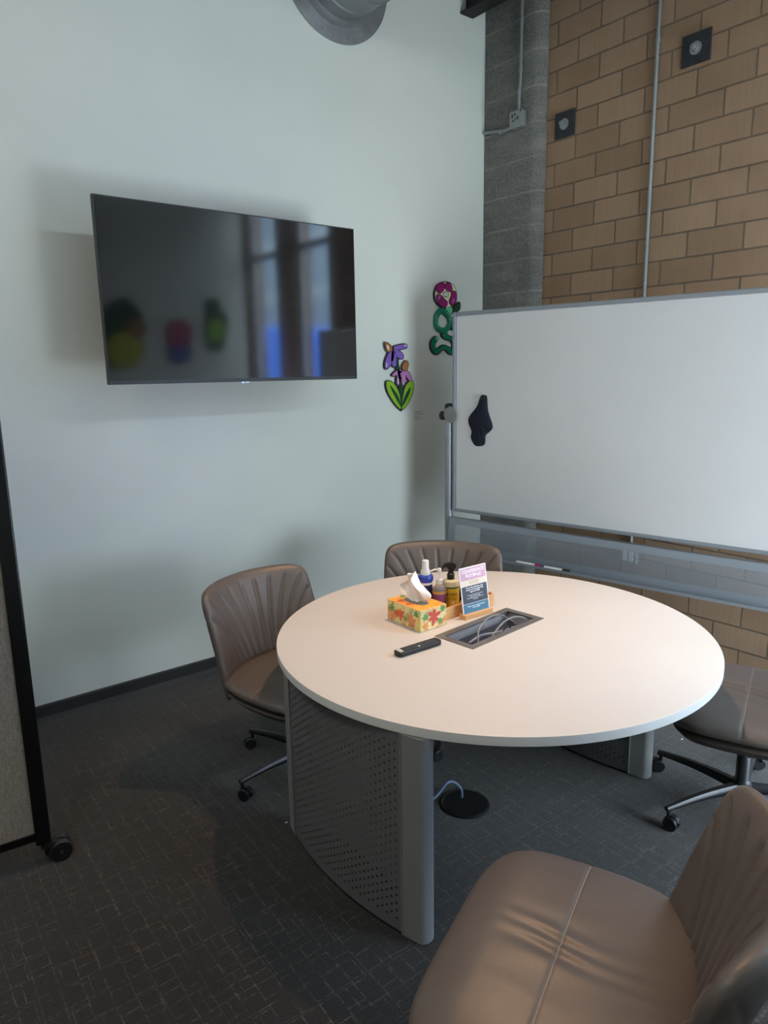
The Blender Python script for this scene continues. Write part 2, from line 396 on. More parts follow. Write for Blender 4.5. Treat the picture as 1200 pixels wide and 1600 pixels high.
bm = BM(); x0, x1 = RX+0.05, RX+0.11
for lo, hi in (((x0, CW[0], CW[2]), (x1, CW[1], CW[2]+.03)), ((x0, CW[0], CW[3]-.03), (x1, CW[1], CW[3])), ((x0, CW[0], CW[2]+.03), (x1, CW[0]+.03, CW[3]-.03)), ((x0, CW[1]-.03, CW[2]+.03), (x1, CW[1], CW[3]-.03)), ((x0, 2.03, CW[2]+.03), (x1, 2.07, CW[3]-.03))): box(bm, lo, hi)
w = tag(build('window_3', bm, MT['board_frame']), kind='structure')  # unseen clerestory, added to brighten the left wall and far corner
bm = BM()
for lo, hi in (((x0, LW[0], LW[2]), (x1, LW[1], LW[2]+.04)), ((x0, LW[0], LW[3]-.04), (x1, LW[1], LW[3])), ((x0, LW[0], LW[2]+.04), (x1, LW[0]+.04, LW[3]-.04)), ((x0, LW[1]-.04, LW[2]+.04), (x1, LW[1], LW[3]-.04))): box(bm, lo, hi)
w4 = tag(build('window_4', bm, MT['board_frame']), kind='structure')
bm = BM(); box(bm, (x0+.026, LW[0]+.02, LW[2]+.02), (x0+.034, LW[1]-.02, LW[3]-.02)); build('window_pane', bm, glass.m, w4)
bm = BM(); box(bm, (x0+.026, CW[0]+.02, CW[2]+.02), (x0+.034, CW[1]-.02, CW[3]-.02)); build('window_pane', bm, glass.m, w)

# ------------------------------------------------------------------ outside the windows
asph = simple('asphalt', (110, 112, 116), 0.9); fac = NT('street_facade'); v = fac.obj()
bt = fac.n('ShaderNodeTexBrick'); bt.inputs['Scale'].default_value = 1; bt.inputs['Brick Width'].default_value = 2.4; bt.inputs['Row Height'].default_value = 3.2; bt.inputs['Mortar Size'].default_value = 0.25; bt.offset = 0
fac.l(fac.obj(rot=(PI/2, 0, 0)), bt.inputs['Vector']); bt.inputs['Color1'].default_value = s2l((70, 92, 112)); bt.inputs['Color2'].default_value = s2l((92, 114, 134)); bt.inputs['Mortar'].default_value = s2l((128, 140, 150))
fac.set(Base_Color=bt.outputs['Color'], Roughness=0.6)
bm = BM(); box(bm, (-20, WALL_Y+0.24, -0.3), (40, 40, -0.1)); tag(build('floor_street', bm, asph), kind='structure')
bm = BM(); box(bm, (-14, 24, -0.1), (48, 25, 12.5)); o = build('wall_street_facade', bm, fac.m); tag(o, kind='structure')
car = tag(empty('parked_van', (10.4, 9.6, -0.1), 0.15), 'blue van parked in the street outside, seen only reflected in the television', 'van')
blue = simple('blue_car_paint', (28, 92, 190), 0.25); dglass = simple('car_glass', (24, 30, 38), 0.1)
car.scale = (1.5, 1.3, 1.25)
bm = BM(); prism(bm, catmull([(-2.4, -.9, .35), (-2.4, -.9, 1.2), (-2.1, -.9, 2.2), (-1.6, -.9, 2.35), (1.0, -.9, 2.35), (1.6, -.9, 1.55), (2.4, -.9, 1.3), (2.5, -.9, .35)], 3, True), (0, 1.8, 0)); build('body', bm, blue, car, True, bevel=0.05)
bm = BM(); prism(bm, [(-1.9, -.915, 1.5), (-1.75, -.915, 2.1), (0.9, -.915, 2.1), (1.3, -.915, 1.5)], (0, 1.83, 0)); build('side_window', bm, dglass, car)
for x in (-1.6, 1.6):
    bm = BM(); cyl(bm, (x, -.93, .34), (x, .93, .34), .34, n=28); build('wheel', bm, MT['black_plastic'], car, True)

# ------------------------------------------------------------------ duct
c = on_x(541, 37, LX)
YD, ZD = 2.746, 4.089; RD = math.hypot(c.y-YD, c.z-ZD)
duct = tag(empty('ventilation_duct', (LX, YD, ZD)), 'round galvanised air duct entering the white wall above the television', 'duct')
bm = BM(); rot = Matrix.Rotation(PI/2, 4, 'Y')
prof = [(RD-0.012, 0.0)]; zz = 0.0
while zz < 2.3:
    prof += [(RD, zz+0.004), (RD, zz+0.130), (RD+0.006, zz+0.138), (RD+0.006, zz+0.146), (RD, zz+0.152)]; zz += 0.152
bm2 = BM(); lathe(bm2, prof, n=72)
for v_ in bm2.verts: v_.co = rot @ v_.co
build('duct_pipe', bm2, MT['galv_dark'], duct, True, 30)
bm = BM()
lathe(bm, [(RD+0.004, 0.002), (0.385, 0.002), (0.385, 0.012), (RD+0.03, 0.016), (RD+0.018, 0.05), (RD+0.008, 0.05)], n=96)
for v_ in bm.verts: v_.co = rot @ v_.co
fl = build('wall_flange', bm, MT['galv'], duct, True, 30)
for k in range(12):
    t = 2*PI*k/12+0.2; y, z = 0.352*math.cos(t), 0.352*math.sin(t); bm = BM(); cyl(bm, (0.012, y, z), (0.019, y, z), 0.006, n=10); build('screw', bm, MT['galv'], fl, True)

# ------------------------------------------------------------------ conduits, boxes and plates on the walls
cx_ = (on_y(810, 60, 3.985).x)
def conduit(name, pts, r, parent, couplings, label=None):
    bm = BM(); tube(bm, pts, r, 14); o = build(name, bm, MT['conduit'], parent, True)
    for c_, d in couplings:
        bm = BM(); c_ = Vector(c_); d = Vector(d); cyl(bm, c_-d*0.014, c_+d*0.014, r*1.35, n=16); build('coupling', bm, MT['galv'], o, True)
    return o
jb = on_y(806, 186, 3.97); jx, jz = jb.x, jb.z
c1 = conduit('conduit_pipe', [(jx+0.006, 4.004, CZ-0.01), (jx+0.006, 4.004, 3.72), (jx+0.004, 4.002, 3.66), (jx, 4.0, 3.60), (jx, 4.0, jz+0.05)], 0.0105, None, [((jx+0.006, 4.004, 4.03), (0, 0, 1)), ((jx+0.006, 4.004, 3.74), (0, 0, 1)), ((jx, 4.0, 3.60), (0, 0, 1))])
tag(c1, 'thin steel conduit running down the grey block pilaster into the outlet box', 'conduit')
hz = on_y(757, 208, 4.0).z
c2 = conduit('conduit_pipe', [(jx-0.05, 4.0, jz-0.03), (jx-0.12, 4.003, jz-0.035), (LX+0.02, 4.005, hz)], 0.0105, None, [((jx-0.16, 4.003, jz-0.038), (1, 0, 0))])
tag(c2, 'short steel conduit running sideways from the outlet box to the white wall corner', 'conduit')
jbx = tag(empty('outlet_box', (jx, 4.018, jz)), 'small square steel outlet box with cover high on the grey pilaster', 'electrical box')
bm = BM(); box(bm, (-0.052, -0.045, -0.052), (0.052, 0, 0.052)); build('box_body', bm, MT['galv'], jbx, bevel=0.006)
bm = BM(); box(bm, (-0.054, -0.05, -0.054), (0.054, -0.045, 0.054)); build('cover_plate', bm, MT['conduit'], jbx, bevel=0.003)
bm = BM()
for lo, hi in (((-.036, .012), (-.026, .036)), ((-.012, .022), (-.004, .038)), ((-.030, -.012), (-.012, -.004)), ((-.006, -.004), (.002, .004))):
    box(bm, (lo[0], -0.0515, lo[1]), (hi[0], -0.049, hi[1]))
prism(bm, [(0.004, -.0515, .004), (.022, -.0515, .018), (.022, -.0515, -.008)], (0, .002, 0)); build('socket_slots', bm, MT['black_plastic'], jbx)
bm = BM(); cyl(bm, (.042, -.053, .044), (.042, -.049, .044), .006, n=12); build('screw', bm, MT['plate'], jbx)
c3x = on_y(1019, 228, 4.085).x
ox = on_y(985, 868, 4.07)
c3 = conduit('conduit_pipe', [(c3x, 4.086, CZ-0.01), (c3x, 4.086, 2.5), (c3x, 4.086, ox.z+0.055)], 0.0115, None, [((c3x, 4.086, on_y(1030, 62, 4.085).z), (0, 0, 1))])
tag(c3, 'long vertical steel conduit on the tan block wall passing behind the whiteboard', 'conduit')
ob = tag(empty('outlet_box', (c3x, WALL_Y, ox.z)), 'steel outlet box on the tan block wall behind the perforated whiteboard tray', 'electrical box')
bm = BM(); box(bm, (-0.055, -0.04, -0.055), (0.055, 0, 0.055)); build('box_body', bm, MT['conduit'], ob, bevel=0.004)
bm = BM()
for sx_ in (-.022, .022):
    box(bm, (sx_-.016, -.044, -.036), (sx_+.016, -.04, .036))
build('receptacle', bm, MT['white_plastic'], ob, bevel=.002)
def plate(cx0, cy0, lab, w, h, tw):
    c_ = on_y(cx0, cy0, WALL_Y-0.01)
    r_ = tag(empty('anchor_plate', (c_.x, WALL_Y, c_.z)), lab, 'steel plate')
    bm = BM(); box(bm, (-w, -0.012, -h), (w, 0, h)); build('plate', bm, MT['plate'], r_, bevel=.002)
    bm = BM(); cyl(bm, (0, -.017, 0), (0, -.012, 0), .034, n=28); build('washer', bm, MT['galv'], r_, True)
    bm = BM(); cyl(bm, (0, -.032, 0), (0, -.017, 0), .022, n=6); cyl(bm, (0, -.055, 0), (0, -.03, 0), .012, n=16); build('bolt', bm, MT['galv'], r_, False)
plate(1087.5, 75, 'square dark steel anchor plate high at upper right on the tan block wall', .084, .080, 0)
plate(882, 194, 'square dark steel anchor plate beside the grey pilaster on the tan block wall', .078, .078, 0)

# ------------------------------------------------------------------ television
TVX = -3.42; ty0, ty1, tz0, tz1 = 1.100, 2.544, 1.7366, 2.575
tv = tag(empty('television', (TVX, (ty0+ty1)/2, tz0)), 'large flat black television mounted on the white wall', 'television')
hw, hh_ = (ty1-ty0)/2, (tz1-tz0)
bm = BM(); box(bm, (-0.028, -hw, 0), (0, hw, hh_)); build('bezel', bm, MT['black_plastic'], tv, bevel=.002)
scr = NT('dark_screen'); scr.set(Base_Color=(0.004, 0.0045, 0.006, 1), Roughness=0.07, Specular_IOR_Level=0.75)
bm = BM(); box(bm, (-0.001, -hw+0.006, 0.018), (0.0015, hw-0.006, hh_-0.006)); build('screen', bm, scr.m, tv)
bm = BM(); box(bm, (-0.055, -hw+0.25, 0.1), (-0.028, hw-0.25, hh_-0.2)); build('rear_housing', bm, MT['black_plastic'], tv, bevel=.01)
bm = BM(); box(bm, (LX-TVX+0.02, -0.03, 0.36), (-0.055, 0.03, 0.44)); box(bm, (-0.075, -0.2, 0.2), (-0.055, 0.2, 0.6)); box(bm, (LX-TVX+0.001, -0.2, 0.28), (LX-TVX+0.02, 0.2, 0.52)); build('wall_bracket', bm, MT['black_metal'], tv)
bm = BM(); yl = on_x(383, 598, TVX).y-(ty0+ty1)/2
box(bm, (-0.004, yl-0.02, -0.007), (0.0, yl-0.004, 0.0)); box(bm, (-0.004, yl, -0.007), (0.0, yl+0.022, 0.0)); build('logo_bar', bm, MT['chrome'], tv)

# ------------------------------------------------------------------ painted cut-out wall art
def P2(x, y): return (560+x/5.0, 420+y/5.0)
def art_loop(pts, X, grow=0.0, n=6, zoom=P2, closed=True, fn=None):
    out = []
    for p in catmull([(a, b, 0) for a, b in pts], n, True):
        q = zoom(p.x, p.y); w_ = (fn or on_x)(q[0], q[1], X); out.append(Vector((0, w_.y, w_.z)))
    if grow:
        g = []; m_ = len(out); ar = sum(out[i].y*out[(i+1) % m_].z-out[(i+1) % m_].y*out[i].z for i in range(m_)); s = 1 if ar > 0 else -1
        for i in range(m_):
            t = out[(i+1) % m_]-out[i-1]; nrm = Vector((0, t.z, -t.y)).normalized()*s; g.append(out[i]+nrm*grow)
        out = g
    return out
ink = simple('dark_ink_edge', (38, 30, 40), 0.6)
def paint(name, rgb, r=0.35): return simple(name, rgb, r, 0, 0.1, 60)
PAL = dict(purple=paint('violet_paint', (120, 92, 178)), pink=paint('pink_paint', (178, 120, 176)), lime=paint('lime_paint', (128, 176, 40)), dgreen=paint('dark_green_paint', (18, 62, 44)), cone=paint('ochre_paint', (156, 104, 56)),
    magenta=paint('magenta_paint', (142, 28, 106)), teal=paint('emerald_paint', (0, 118, 88)), mint=paint('mint_paint', (110, 190, 150)), cream=paint('cream_paint', (222, 222, 180)), hi=paint('pale_highlight_paint', (214, 214, 220)), forest=paint('forest_green_paint', (24, 70, 40)), yellow=paint('yellow_paint', (190, 190, 60)), blue=paint('blue_paint', (60, 80, 160)), rose=paint('rose_paint', (170, 40, 90)))
def art(name, shapes, label, X0, base, sgn=1, zoom=P2, fn=None, n=6):
    """shapes: (part name, colour, points, layer)"""
    root = tag(empty(name, base), label, 'wall art')
    b_ = Vector(base)
    def put(nm, mat, loop, x0, d):
        bm = BM(); prism(bm, [Vector((x0, p.y, p.z))-b_ for p in loop], (d, 0, 0)); return build(nm, bm, mat, root)
    for nm, colk, pts, layer in shapes:
        X = base[0]+sgn*0.002
        if layer < 0: continue
        if layer == 0: put('backing', ink, art_loop(pts, X0, 0.005, n, zoom, fn=fn), base[0]+sgn*0.0025, sgn*0.016)
        if layer == 2: put('ink_outline', ink, art_loop(pts, X0, 0.0050, n, zoom, fn=fn), base[0]+sgn*0.0180, sgn*0.0035)
        o_ = put(nm, PAL[colk], art_loop(pts, X0, -0.0015 if layer == 0 else 0, n, zoom, fn=fn), base[0]+sgn*(0.0180+0.001*layer), sgn*0.003)
    return root
bs = on_x(622, 590, LX)
art('coneflower_art', [
    ('leaf', 'lime', [(205, 885), (235, 878), (270, 905), (300, 960), (318, 1030), (320, 1095), (290, 1075), (245, 1015), (212, 950)], 0),
    ('leaf', 'lime', [(412, 882), (385, 880), (355, 915), (338, 975), (326, 1040), (324, 1095), (352, 1080), (395, 1010), (416, 940)], 0),
    ('stem', 'dgreen', [(280, 700), (296, 712), (302, 760), (318, 850), (330, 950), (328, 1090), (316, 1090), (306, 950), (296, 850), (284, 780)], 0),
    ('leaf_vein', 'dgreen', [(232, 912), (262, 945), (292, 990), (312, 1050), (314, 1075), (285, 1025), (255, 970)], 3),
    ('leaf_vein', 'dgreen', [(388, 925), (384, 965), (360, 1020), (332, 1070), (334, 1030), (356, 975)], 3),
    ('petal', 'purple', [(238, 640), (262, 645), (262, 700), (240, 750), (212, 782), (195, 772), (195, 730), (212, 680)], 0),
    ('petal', 'purple', [(248, 640), (275, 650), (286, 700), (284, 750), (268, 768), (250, 750), (240, 700)], 0),
    ('petal', 'purple', [(262, 630), (300, 640), (332, 665), (338, 695), (322, 704), (296, 694), (270, 665)], 0),
    ('petal', 'purple', [(262, 612), (300, 598), (345, 590), (365, 598), (362, 618), (320, 630), (275, 640)], 0),
    ('flower_centre', 'cone', [(192, 580), (212, 582), (240, 606), (246, 634), (222, 650), (204, 640), (196, 610)], 2),
    ('petal', 'pink', [(310, 785), (290, 792), (262, 815), (248, 832), (268, 838), (300, 825), (330, 805)], 0),
    ('petal', 'pink', [(300, 800), (325, 800), (318, 850), (308, 900), (292, 908), (284, 890), (288, 840)], 0),
    ('petal', 'pink', [(325, 800), (350, 800), (356, 850), (348, 900), (334, 912), (324, 895), (322, 850)], 0),
    ('petal', 'pink', [(345, 792), (372, 800), (392, 830), (404, 872), (394, 882), (376, 866), (356, 830)], 0),
    ('flower_centre', 'cone', [(328, 760), (345, 728), (362, 722), (374, 740), (368, 778), (350, 796), (330, 786)], 2),
    ('highlight', 'hi', [(204, 600), (212, 598), (222, 618), (220, 636), (212, 630)], 4),
    ('highlight', 'hi', [(340, 596), (358, 598), (356, 606), (342, 604)], 4),
    ('highlight', 'hi', [(200, 740), (206, 735), (206, 765), (200, 768)], 4),
    ('highlight', 'hi', [(292, 860), (298, 860), (297, 895), (291, 892)], 4)],
    'painted cut-out of two drooping coneflowers, purple above pink, with lime leaves on the white wall', LX, (LX, bs.y, bs.z))
bs = on_x(692, 500, LX)
def ringpts(cx, cy, rx, ry, a0, a1, n=12): return [(cx+rx*math.cos(a0+(a1-a0)*i/n), cy+ry*math.sin(a0+(a1-a0)*i/n)) for i in range(n)]
coil = [(628, 312), (690, 345), (718, 410), (700, 470), (650, 508), (600, 480), (575, 415), (590, 345)]
art('rose_stem_art', [
    ('flower_disc', 'cream', ringpts(668, 205, 84, 100, 0, 2*PI, 16), 0),
    ('petal', 'magenta', [(600, 130), (640, 112), (655, 130), (650, 165), (622, 192), (600, 180), (592, 155)], 2),
    ('petal', 'magenta', [(665, 120), (690, 112), (712, 140), (715, 170), (700, 180), (672, 165), (658, 140)], 2),
    ('petal', 'magenta', [(712, 185), (738, 180), (750, 215), (745, 260), (722, 285), (695, 272), (695, 245), (708, 215)], 2),
    ('petal', 'magenta', [(608, 205), (635, 215), (655, 240), (678, 262), (672, 290), (650, 302), (618, 280), (598, 245), (594, 215)], 2),
    ('flower_centre', 'hi', ringpts(668, 202, 17, 19, 0, 2*PI, 10), 2),
    ('petal_highlight', 'pink', [(612, 215), (625, 215), (612, 245), (606, 240)], 4),
    ('petal_highlight', 'pink', [(722, 240), (732, 240), (722, 270), (714, 266)], 4),
    ('stem_base', 'mint', [(672, 300), (715, 302), (716, 345), (690, 360), (670, 325)], 0),
    ('leaf', 'forest', [(778, 265), (780, 310), (765, 330), (742, 345), (724, 345), (732, 310), (755, 280)], 0),
    ('leaf', 'forest', [(722, 400), (740, 380), (740, 470), (712, 470), (706, 440)], 0),
    ('stem_tail', 'teal', [(645, 505), (672, 500), (695, 525), (745, 540), (760, 590), (745, 655), (705, 668), (665, 630), (645, 635), (605, 670), (570, 650), (553, 605), (560, 560), (590, 530), (612, 545), (600, 565), (585, 590), (590, 625), (610, 625), (650, 598), (690, 610), (715, 625), (725, 600), (712, 565), (665, 548), (640, 525)], 0),
    ('tail_tip', 'mint', [(586, 538), (605, 530), (618, 545), (606, 562), (594, 556)], 3)],
    'painted cut-out magenta flower on a looping green stem, on the white wall beside the whiteboard', LX, (LX, bs.y, bs.z))
artroot = [o for o in bpy.data.objects if o.name.startswith('rose_stem_art')][0]
lp = [on_x(*P2(x, y), LX) for x, y in [(p.x, p.y) for p in catmull([(a, b_, 0) for a, b_ in ((640, 328), (690, 370), (702, 425), (678, 470), (640, 485), (602, 455), (594, 395), (608, 350))], 8, True)]]
base_v = Vector(artroot.location)
bm = BM(); tube(bm, [Vector((LX+0.022, p.y, p.z))-base_v for p in lp], 0.0205, 16, closed=True)
for v_ in bm.verts: v_.co.x = 0.003+(v_.co.x-0.003)*0.75
build('stem_loop', bm, PAL['teal'], artroot, True)
for q0, q1 in ((4, 14), (40, 50)):
    bm = BM(); tube(bm, [Vector((LX+0.0365, p.y, p.z))-base_v for p in lp[q0:q1]], 0.0035, 8); build('stem_highlight', bm, PAL['mint'], artroot, True)
# three more pieces on the wall opposite, which the television reflects
def on_mirror(x, y, X):
    w_ = on_x(x, y, 2*TVX-X); return Vector((X, w_.y, w_.z))
idz = lambda x, y: (x, y)
def art_far(label, shapes, c):
    b_ = on_mirror(c[0], c[1], RX)
    return art('flower_art', shapes, label, RX, (RX, b_.y, b_.z), -1, idz, on_mirror, 4)
art_far('big painted green leaf and yellow flower cut-out on the right wall, reflected in the television', [
    ('leaf', 'forest', [(160, 490), (190, 465), (212, 480), (222, 500), (205, 525), (195, 570), (172, 572), (160, 545)], 0),
    ('flower', 'yellow', [(170, 530), (195, 518), (218, 530), (224, 548), (208, 572), (182, 572), (166, 555)], 2),
    ('flower_centre', 'cone', [(198, 505), (218, 498), (228, 515), (216, 530), (200, 525)], 3)], (192, 520))
art_far('painted red flower above blue pot cut-out on the right wall, reflected in the television', [
    ('flower', 'rose', [(262, 506), (278, 500), (296, 508), (298, 530), (290, 545), (268, 545), (260, 528)], 0),
    ('pot', 'blue', [(264, 543), (296, 543), (296, 560), (282, 568), (268, 564)], 2)], (280, 535))
art_far('painted leafy green plant cut-out on the right wall nearest the window, reflected in the television', [
    ('leaf', 'forest', [(322, 470), (338, 468), (346, 485), (354, 500), (350, 530), (344, 548), (326, 546), (320, 520), (320, 492)], 0),
    ('flower', 'lime', [(324, 505), (340, 498), (350, 512), (346, 530), (328, 532)], 2)], (337, 508))
# small printed wall label
a_ = on_x(648, 644, LX); b_ = on_x(662, 655, LX)
wl_ = tag(empty('wall_label', (LX, (a_.y+b_.y)/2, (a_.z+b_.z)/2)), 'tiny printed caption label on the white wall below the painted flowers', 'label')
hwid = abs(a_.y-b_.y)/2+0.006; hhei = abs(a_.z-b_.z)/2+0.008
bm = BM(); box(bm, (0.001, -hwid, -hhei), (0.003, hwid, hhei)); build('card', bm, MT['wall'], wl_)
grey_ink = simple('grey_ink', (96, 100, 100), 0.7)
for k_, (q0, q1) in enumerate(((.0, .62), (.0, .95), (.0, .40), (.0, .55))):
    bm = BM(); zc = hhei-.008-k_*(2*hhei-.012)/4; box(bm, (.003, -hwid+.004+q0*2*hwid, zc-.0015), (.0033, -hwid+.004+(q1-q0)*(2*hwid-.008), zc+.0015)); build('printed_line', bm, grey_ink, wl_)

# ------------------------------------------------------------------ mobile whiteboard
WO = Vector((-3.36, 3.30, 0)); WD = math.atan2(0.175, 0.985)
wbd = tag(empty('whiteboard', WO, WD), 'wide mobile whiteboard in a silver frame in front of the block wall', 'whiteboard')
z0, z1, L = 0.845, 2.140, 1.98
bm = BM(); box(bm, (0.01, -0.010, z0+0.012), (L-0.01, 0.012, z1-0.012)); build('board', bm, MT['wb'], wbd)
bm = BM()
for lo, hi in (((-.018, -.018, z0), (.006, .02, z1)), ((L-.006, -.018, z0), (L+.018, .02, z1)), ((.006, -.018, z0), (L-.006, .02, z0+.022)), ((.006, -.018, z1-.026), (L-.006, .02, z1))): box(bm, lo, hi)
build('frame', bm, MT['board_frame'], wbd, bevel=.006)
for x, nm in ((-0.055, 0), (L+0.055, 1)):
    bm = BM(); lathe(bm, [(0.027, 0.075), (0.027, 1.52), (0.026, 1.53)], (x, 0.0, 0), 28); pst = build('post', bm, MT['board_frame'], wbd, True)
    bm = BM(); lathe(bm, [(0.0275, 1.525), (0.029, 1.53), (0.029, 1.55), (0.02, 1.562), (0, 1.565)], (x, 0.0, 0), 28); build('post_cap', bm, MT['black_plastic'], pst, True)
    s = 1 if nm == 0 else -1
    bm = BM(); cyl(bm, (x-s*0.028, -0.0, 1.482), (x-s*0.062, -0.0, 1.482), 0.030, n=28); build('tilt_knob', bm, MT['black_plastic'], wbd, True, bevel=.004)
    bm = BM(); cyl(bm, (x+s*0.03, -.022, 1.49), (x+s*0.03, -.030, 1.49), 0.052, n=40); cyl(bm, (x+s*0.0, 0.0, 1.49), (x+s*0.05, 0.0, 1.49), 0.012); build('pivot_disc', bm, MT['alu'], wbd, True, bevel=.003)
    bm = BM(); box(bm, (x-.022, -.26, .065), (x+.022, .26, .095)); build('foot', bm, MT['board_frame'], wbd, bevel=.008)
    for yy in (-.235, .235):
        bm = BM(); cyl(bm, (x-.012, yy, .032), (x+.012, yy, .032), .032); cyl(bm, (x, yy, .04), (x, yy, .07), .008, n=10); build('caster', bm, MT['black_plastic'], wbd, True)
# perforated tray panel
def grid_uv(name, fn, nu, nv, mat, parent, uvf):
    bm = BM(); uvl = bm.loops.layers.uv.new('UVMap'); g = [[bm.verts.new(fn(i/nu, j/nv)) for j in range(nv+1)] for i in range(nu+1)]
    for i in range(nu):
        for j in range(nv):
            f_ = bm.faces.new((g[i][j], g[i+1][j], g[i+1][j+1], g[i][j+1]))
            for lp_, (a, b_) in zip(f_.loops, ((i, j), (i+1, j), (i+1, j+1), (i, j+1))): lp_[uvl].uv = uvf(a/nu, b_/nv)
    me = bpy.data.meshes.new(name); bm.to_mesh(me); bm.free()
    return link(name, me, mat, parent, True)
pz0, pz1 = 0.578, 0.800
o = grid_uv('perforated_panel', lambda u, v_: (-0.03+u*(L+0.06), -0.026-0.018*math.sin(PI*v_), pz0+v_*(pz1-pz0)), 60, 8, MT['perf_board'], wbd, lambda u, v_: (u*(L+0.06), v_*(pz1-pz0)))
bm = BM(); box(bm, (-.03, -.075, pz0-.004), (L+.03, -.020, pz0)); box(bm, (-.03, -.078, pz0-.004), (L+.03, -.075, pz0+.012)); box(bm, (-.03, -.026, pz1), (L+.03, .01, pz1+.004)); box(bm, (-.03, .006, pz0), (L+.03, .01, pz0+.03))
build('tray_ledge', bm, MT['board_frame'], wbd)
# markers
def marker(x, body, cap, lab):
    r_ = tag(empty('marker_pen', WO+Vector((math.cos(WD)*x+math.sin(WD)*.063, math.sin(WD)*x-math.cos(WD)*.063, pz0+0.0112)), WD), lab, 'marker')
    bm = BM(); cyl(bm, (-.035, 0, 0), (.085, 0, 0), .0100, n=18); build('barrel', bm, MT['white_plastic'], r_, True)
    bm = BM(); cyl(bm, (.086, 0, 0), (.128, 0, 0), .0108, n=18); build('cap', bm, cap, r_, True, bevel=.002)
    bm = BM(); cyl(bm, (-.043, 0, 0), (-.034, 0, 0), .0104, n=18); build('end_plug', bm, body, r_, True)
marker(.56, PAL['hi'], PAL['rose'], 'white dry-erase marker with red cap lying on the whiteboard tray')
marker(.745, paint('blue_cap', (30, 64, 140)), MT['black_plastic'], 'white and blue dry-erase marker with dark tip on the whiteboard tray')
# eraser cloth hung from the board
def wbp(x, y, off):
    n_ = Vector((-math.sin(WD), math.cos(WD), 0)); o_ = WO+n_*off; v_ = ray(x, y); t = (o_-CP).dot(n_)/v_.dot(n_); p = CP+v_*t-WO
    return Vector((p.x*math.cos(WD)+p.y*math.sin(WD), 0, p.z))
cl = [(238, 40), (250, 37), (259, 44), (263, 90), (278, 140), (270, 158), (255, 172), (252, 200), (238, 208), (218, 205), (205, 180), (207, 158), (197, 130), (200, 108), (225, 75)]
loop = [wbp(640+p.x/2.143, 600+p.y/2.142, -0.012) for p in catmull([(a, b_, 0) for a, b_ in cl], 5, True)]
cen = sum(loop, Vector())/len(loop)
rootp = WO+Vector((math.cos(WD)*cen.x, math.sin(WD)*cen.x, cen.z))+Vector((math.sin(WD), -math.cos(WD), 0))*0.0105
cloth = tag(empty('eraser_cloth', rootp, WD), 'dark navy wiping cloth hanging from a magnet on the whiteboard', 'cloth')
bm = BM(); K = 8; rings = []
navy = simple('navy_felt', (24, 26, 42), 0.95)
for k in range(K, 0, -1):
    s = k/K
    rings.append([bm.verts.new(((p.x-cen.x)*s, -0.002-0.014*math.sqrt(max(0, 1-s*s))-(0.006*s*math.sin((p.x-cen.x)*95+(p.z-cen.z)*25)*(1-s**3)), (p.z-cen.z)*s)) for p in loop])
back_ = [bm.verts.new((p.x-cen.x, 0, p.z-cen.z)) for p in loop]
mid_ = bm.verts.new((0, -.016, 0)); n_ = len(loop)
for A, B in [(back_, rings[0])]+list(zip(rings, rings[1:])):
    for i in range(n_): bm.faces.new((A[i], A[(i+1) % n_], B[(i+1) % n_], B[i]))
for i in range(n_): bm.faces.new((rings[-1][i], rings[-1][(i+1) % n_], mid_))
bm.faces.new(back_); build('cloth_body', bm, navy, cloth, True, 60)
tp = wbp(640+248/2.143, 600+46/2.142, -0.012)
bm = BM(); lathe(bm, [(0, 0), (.016, 0), (.017, .006), (.010, .012), (0, .013)], n=20)
for v_ in bm.verts: v_.co = Vector((v_.co.x+tp.x-cen.x, -v_.co.z-0.010, v_.co.y+tp.z-cen.z))
build('magnet', bm, MT['black_plastic'], cloth, True)

# ------------------------------------------------------------------ folding partition
PT = Vector((-2.632, 0.482, 0)); pa = math.atan2(-1.0, -0.10)
part = tag(empty('room_divider', PT, pa), 'grey fabric rolling room divider panel with black frame at the left', 'room divider')
# local +x runs along the panel, away from the visible post
bm = BM(); box(bm, (0, -.022, .085), (.052, .022, 1.95)); build('frame_post', bm, MT['black_gloss'], part, bevel=.006)
bm = BM(); box(bm, (1.5, -.022, .085), (1.552, .022, 1.95)); build('frame_post', bm, MT['black_gloss'], part, bevel=.006)
bm = BM(); box(bm, (.052, -.014, .135), (1.5, .014, 1.9)); build('fabric_panel', bm, MT['fabric'], part)
for q0, q1 in ((.105, .137), (1.9, 1.95)):
    bm = BM(); box(bm, (.052, -.018, q0), (1.5, .018, q1)); build('rail', bm, MT['black_gloss'], part, bevel=.003)
for x in (-0.005, 1.53):
    bm = BM(); cyl(bm, (x+.02, 0, .06), (x+.02, 0, .09), .022); box(bm, (x-.02, -.012, .03), (x+.03, .012, .075)); c_ = build('caster', bm, MT['black_plastic'], part, True, bevel=.003)
    bm = BM(); cyl(bm, (x-.022, .006, .040), (x-.022, .034, .040), .040, n=32); cyl(bm, (x-.022, -.034, .040), (x-.022, -.006, .040), .040, n=32); build('wheel', bm, MT['black_plastic'], c_, True, bevel=.004)
    bm = BM(); cyl(bm, (x-.022, -.037, .040), (x-.022, .037, .040), .006, n=12); build('axle', bm, MT['chrome'], c_, True)

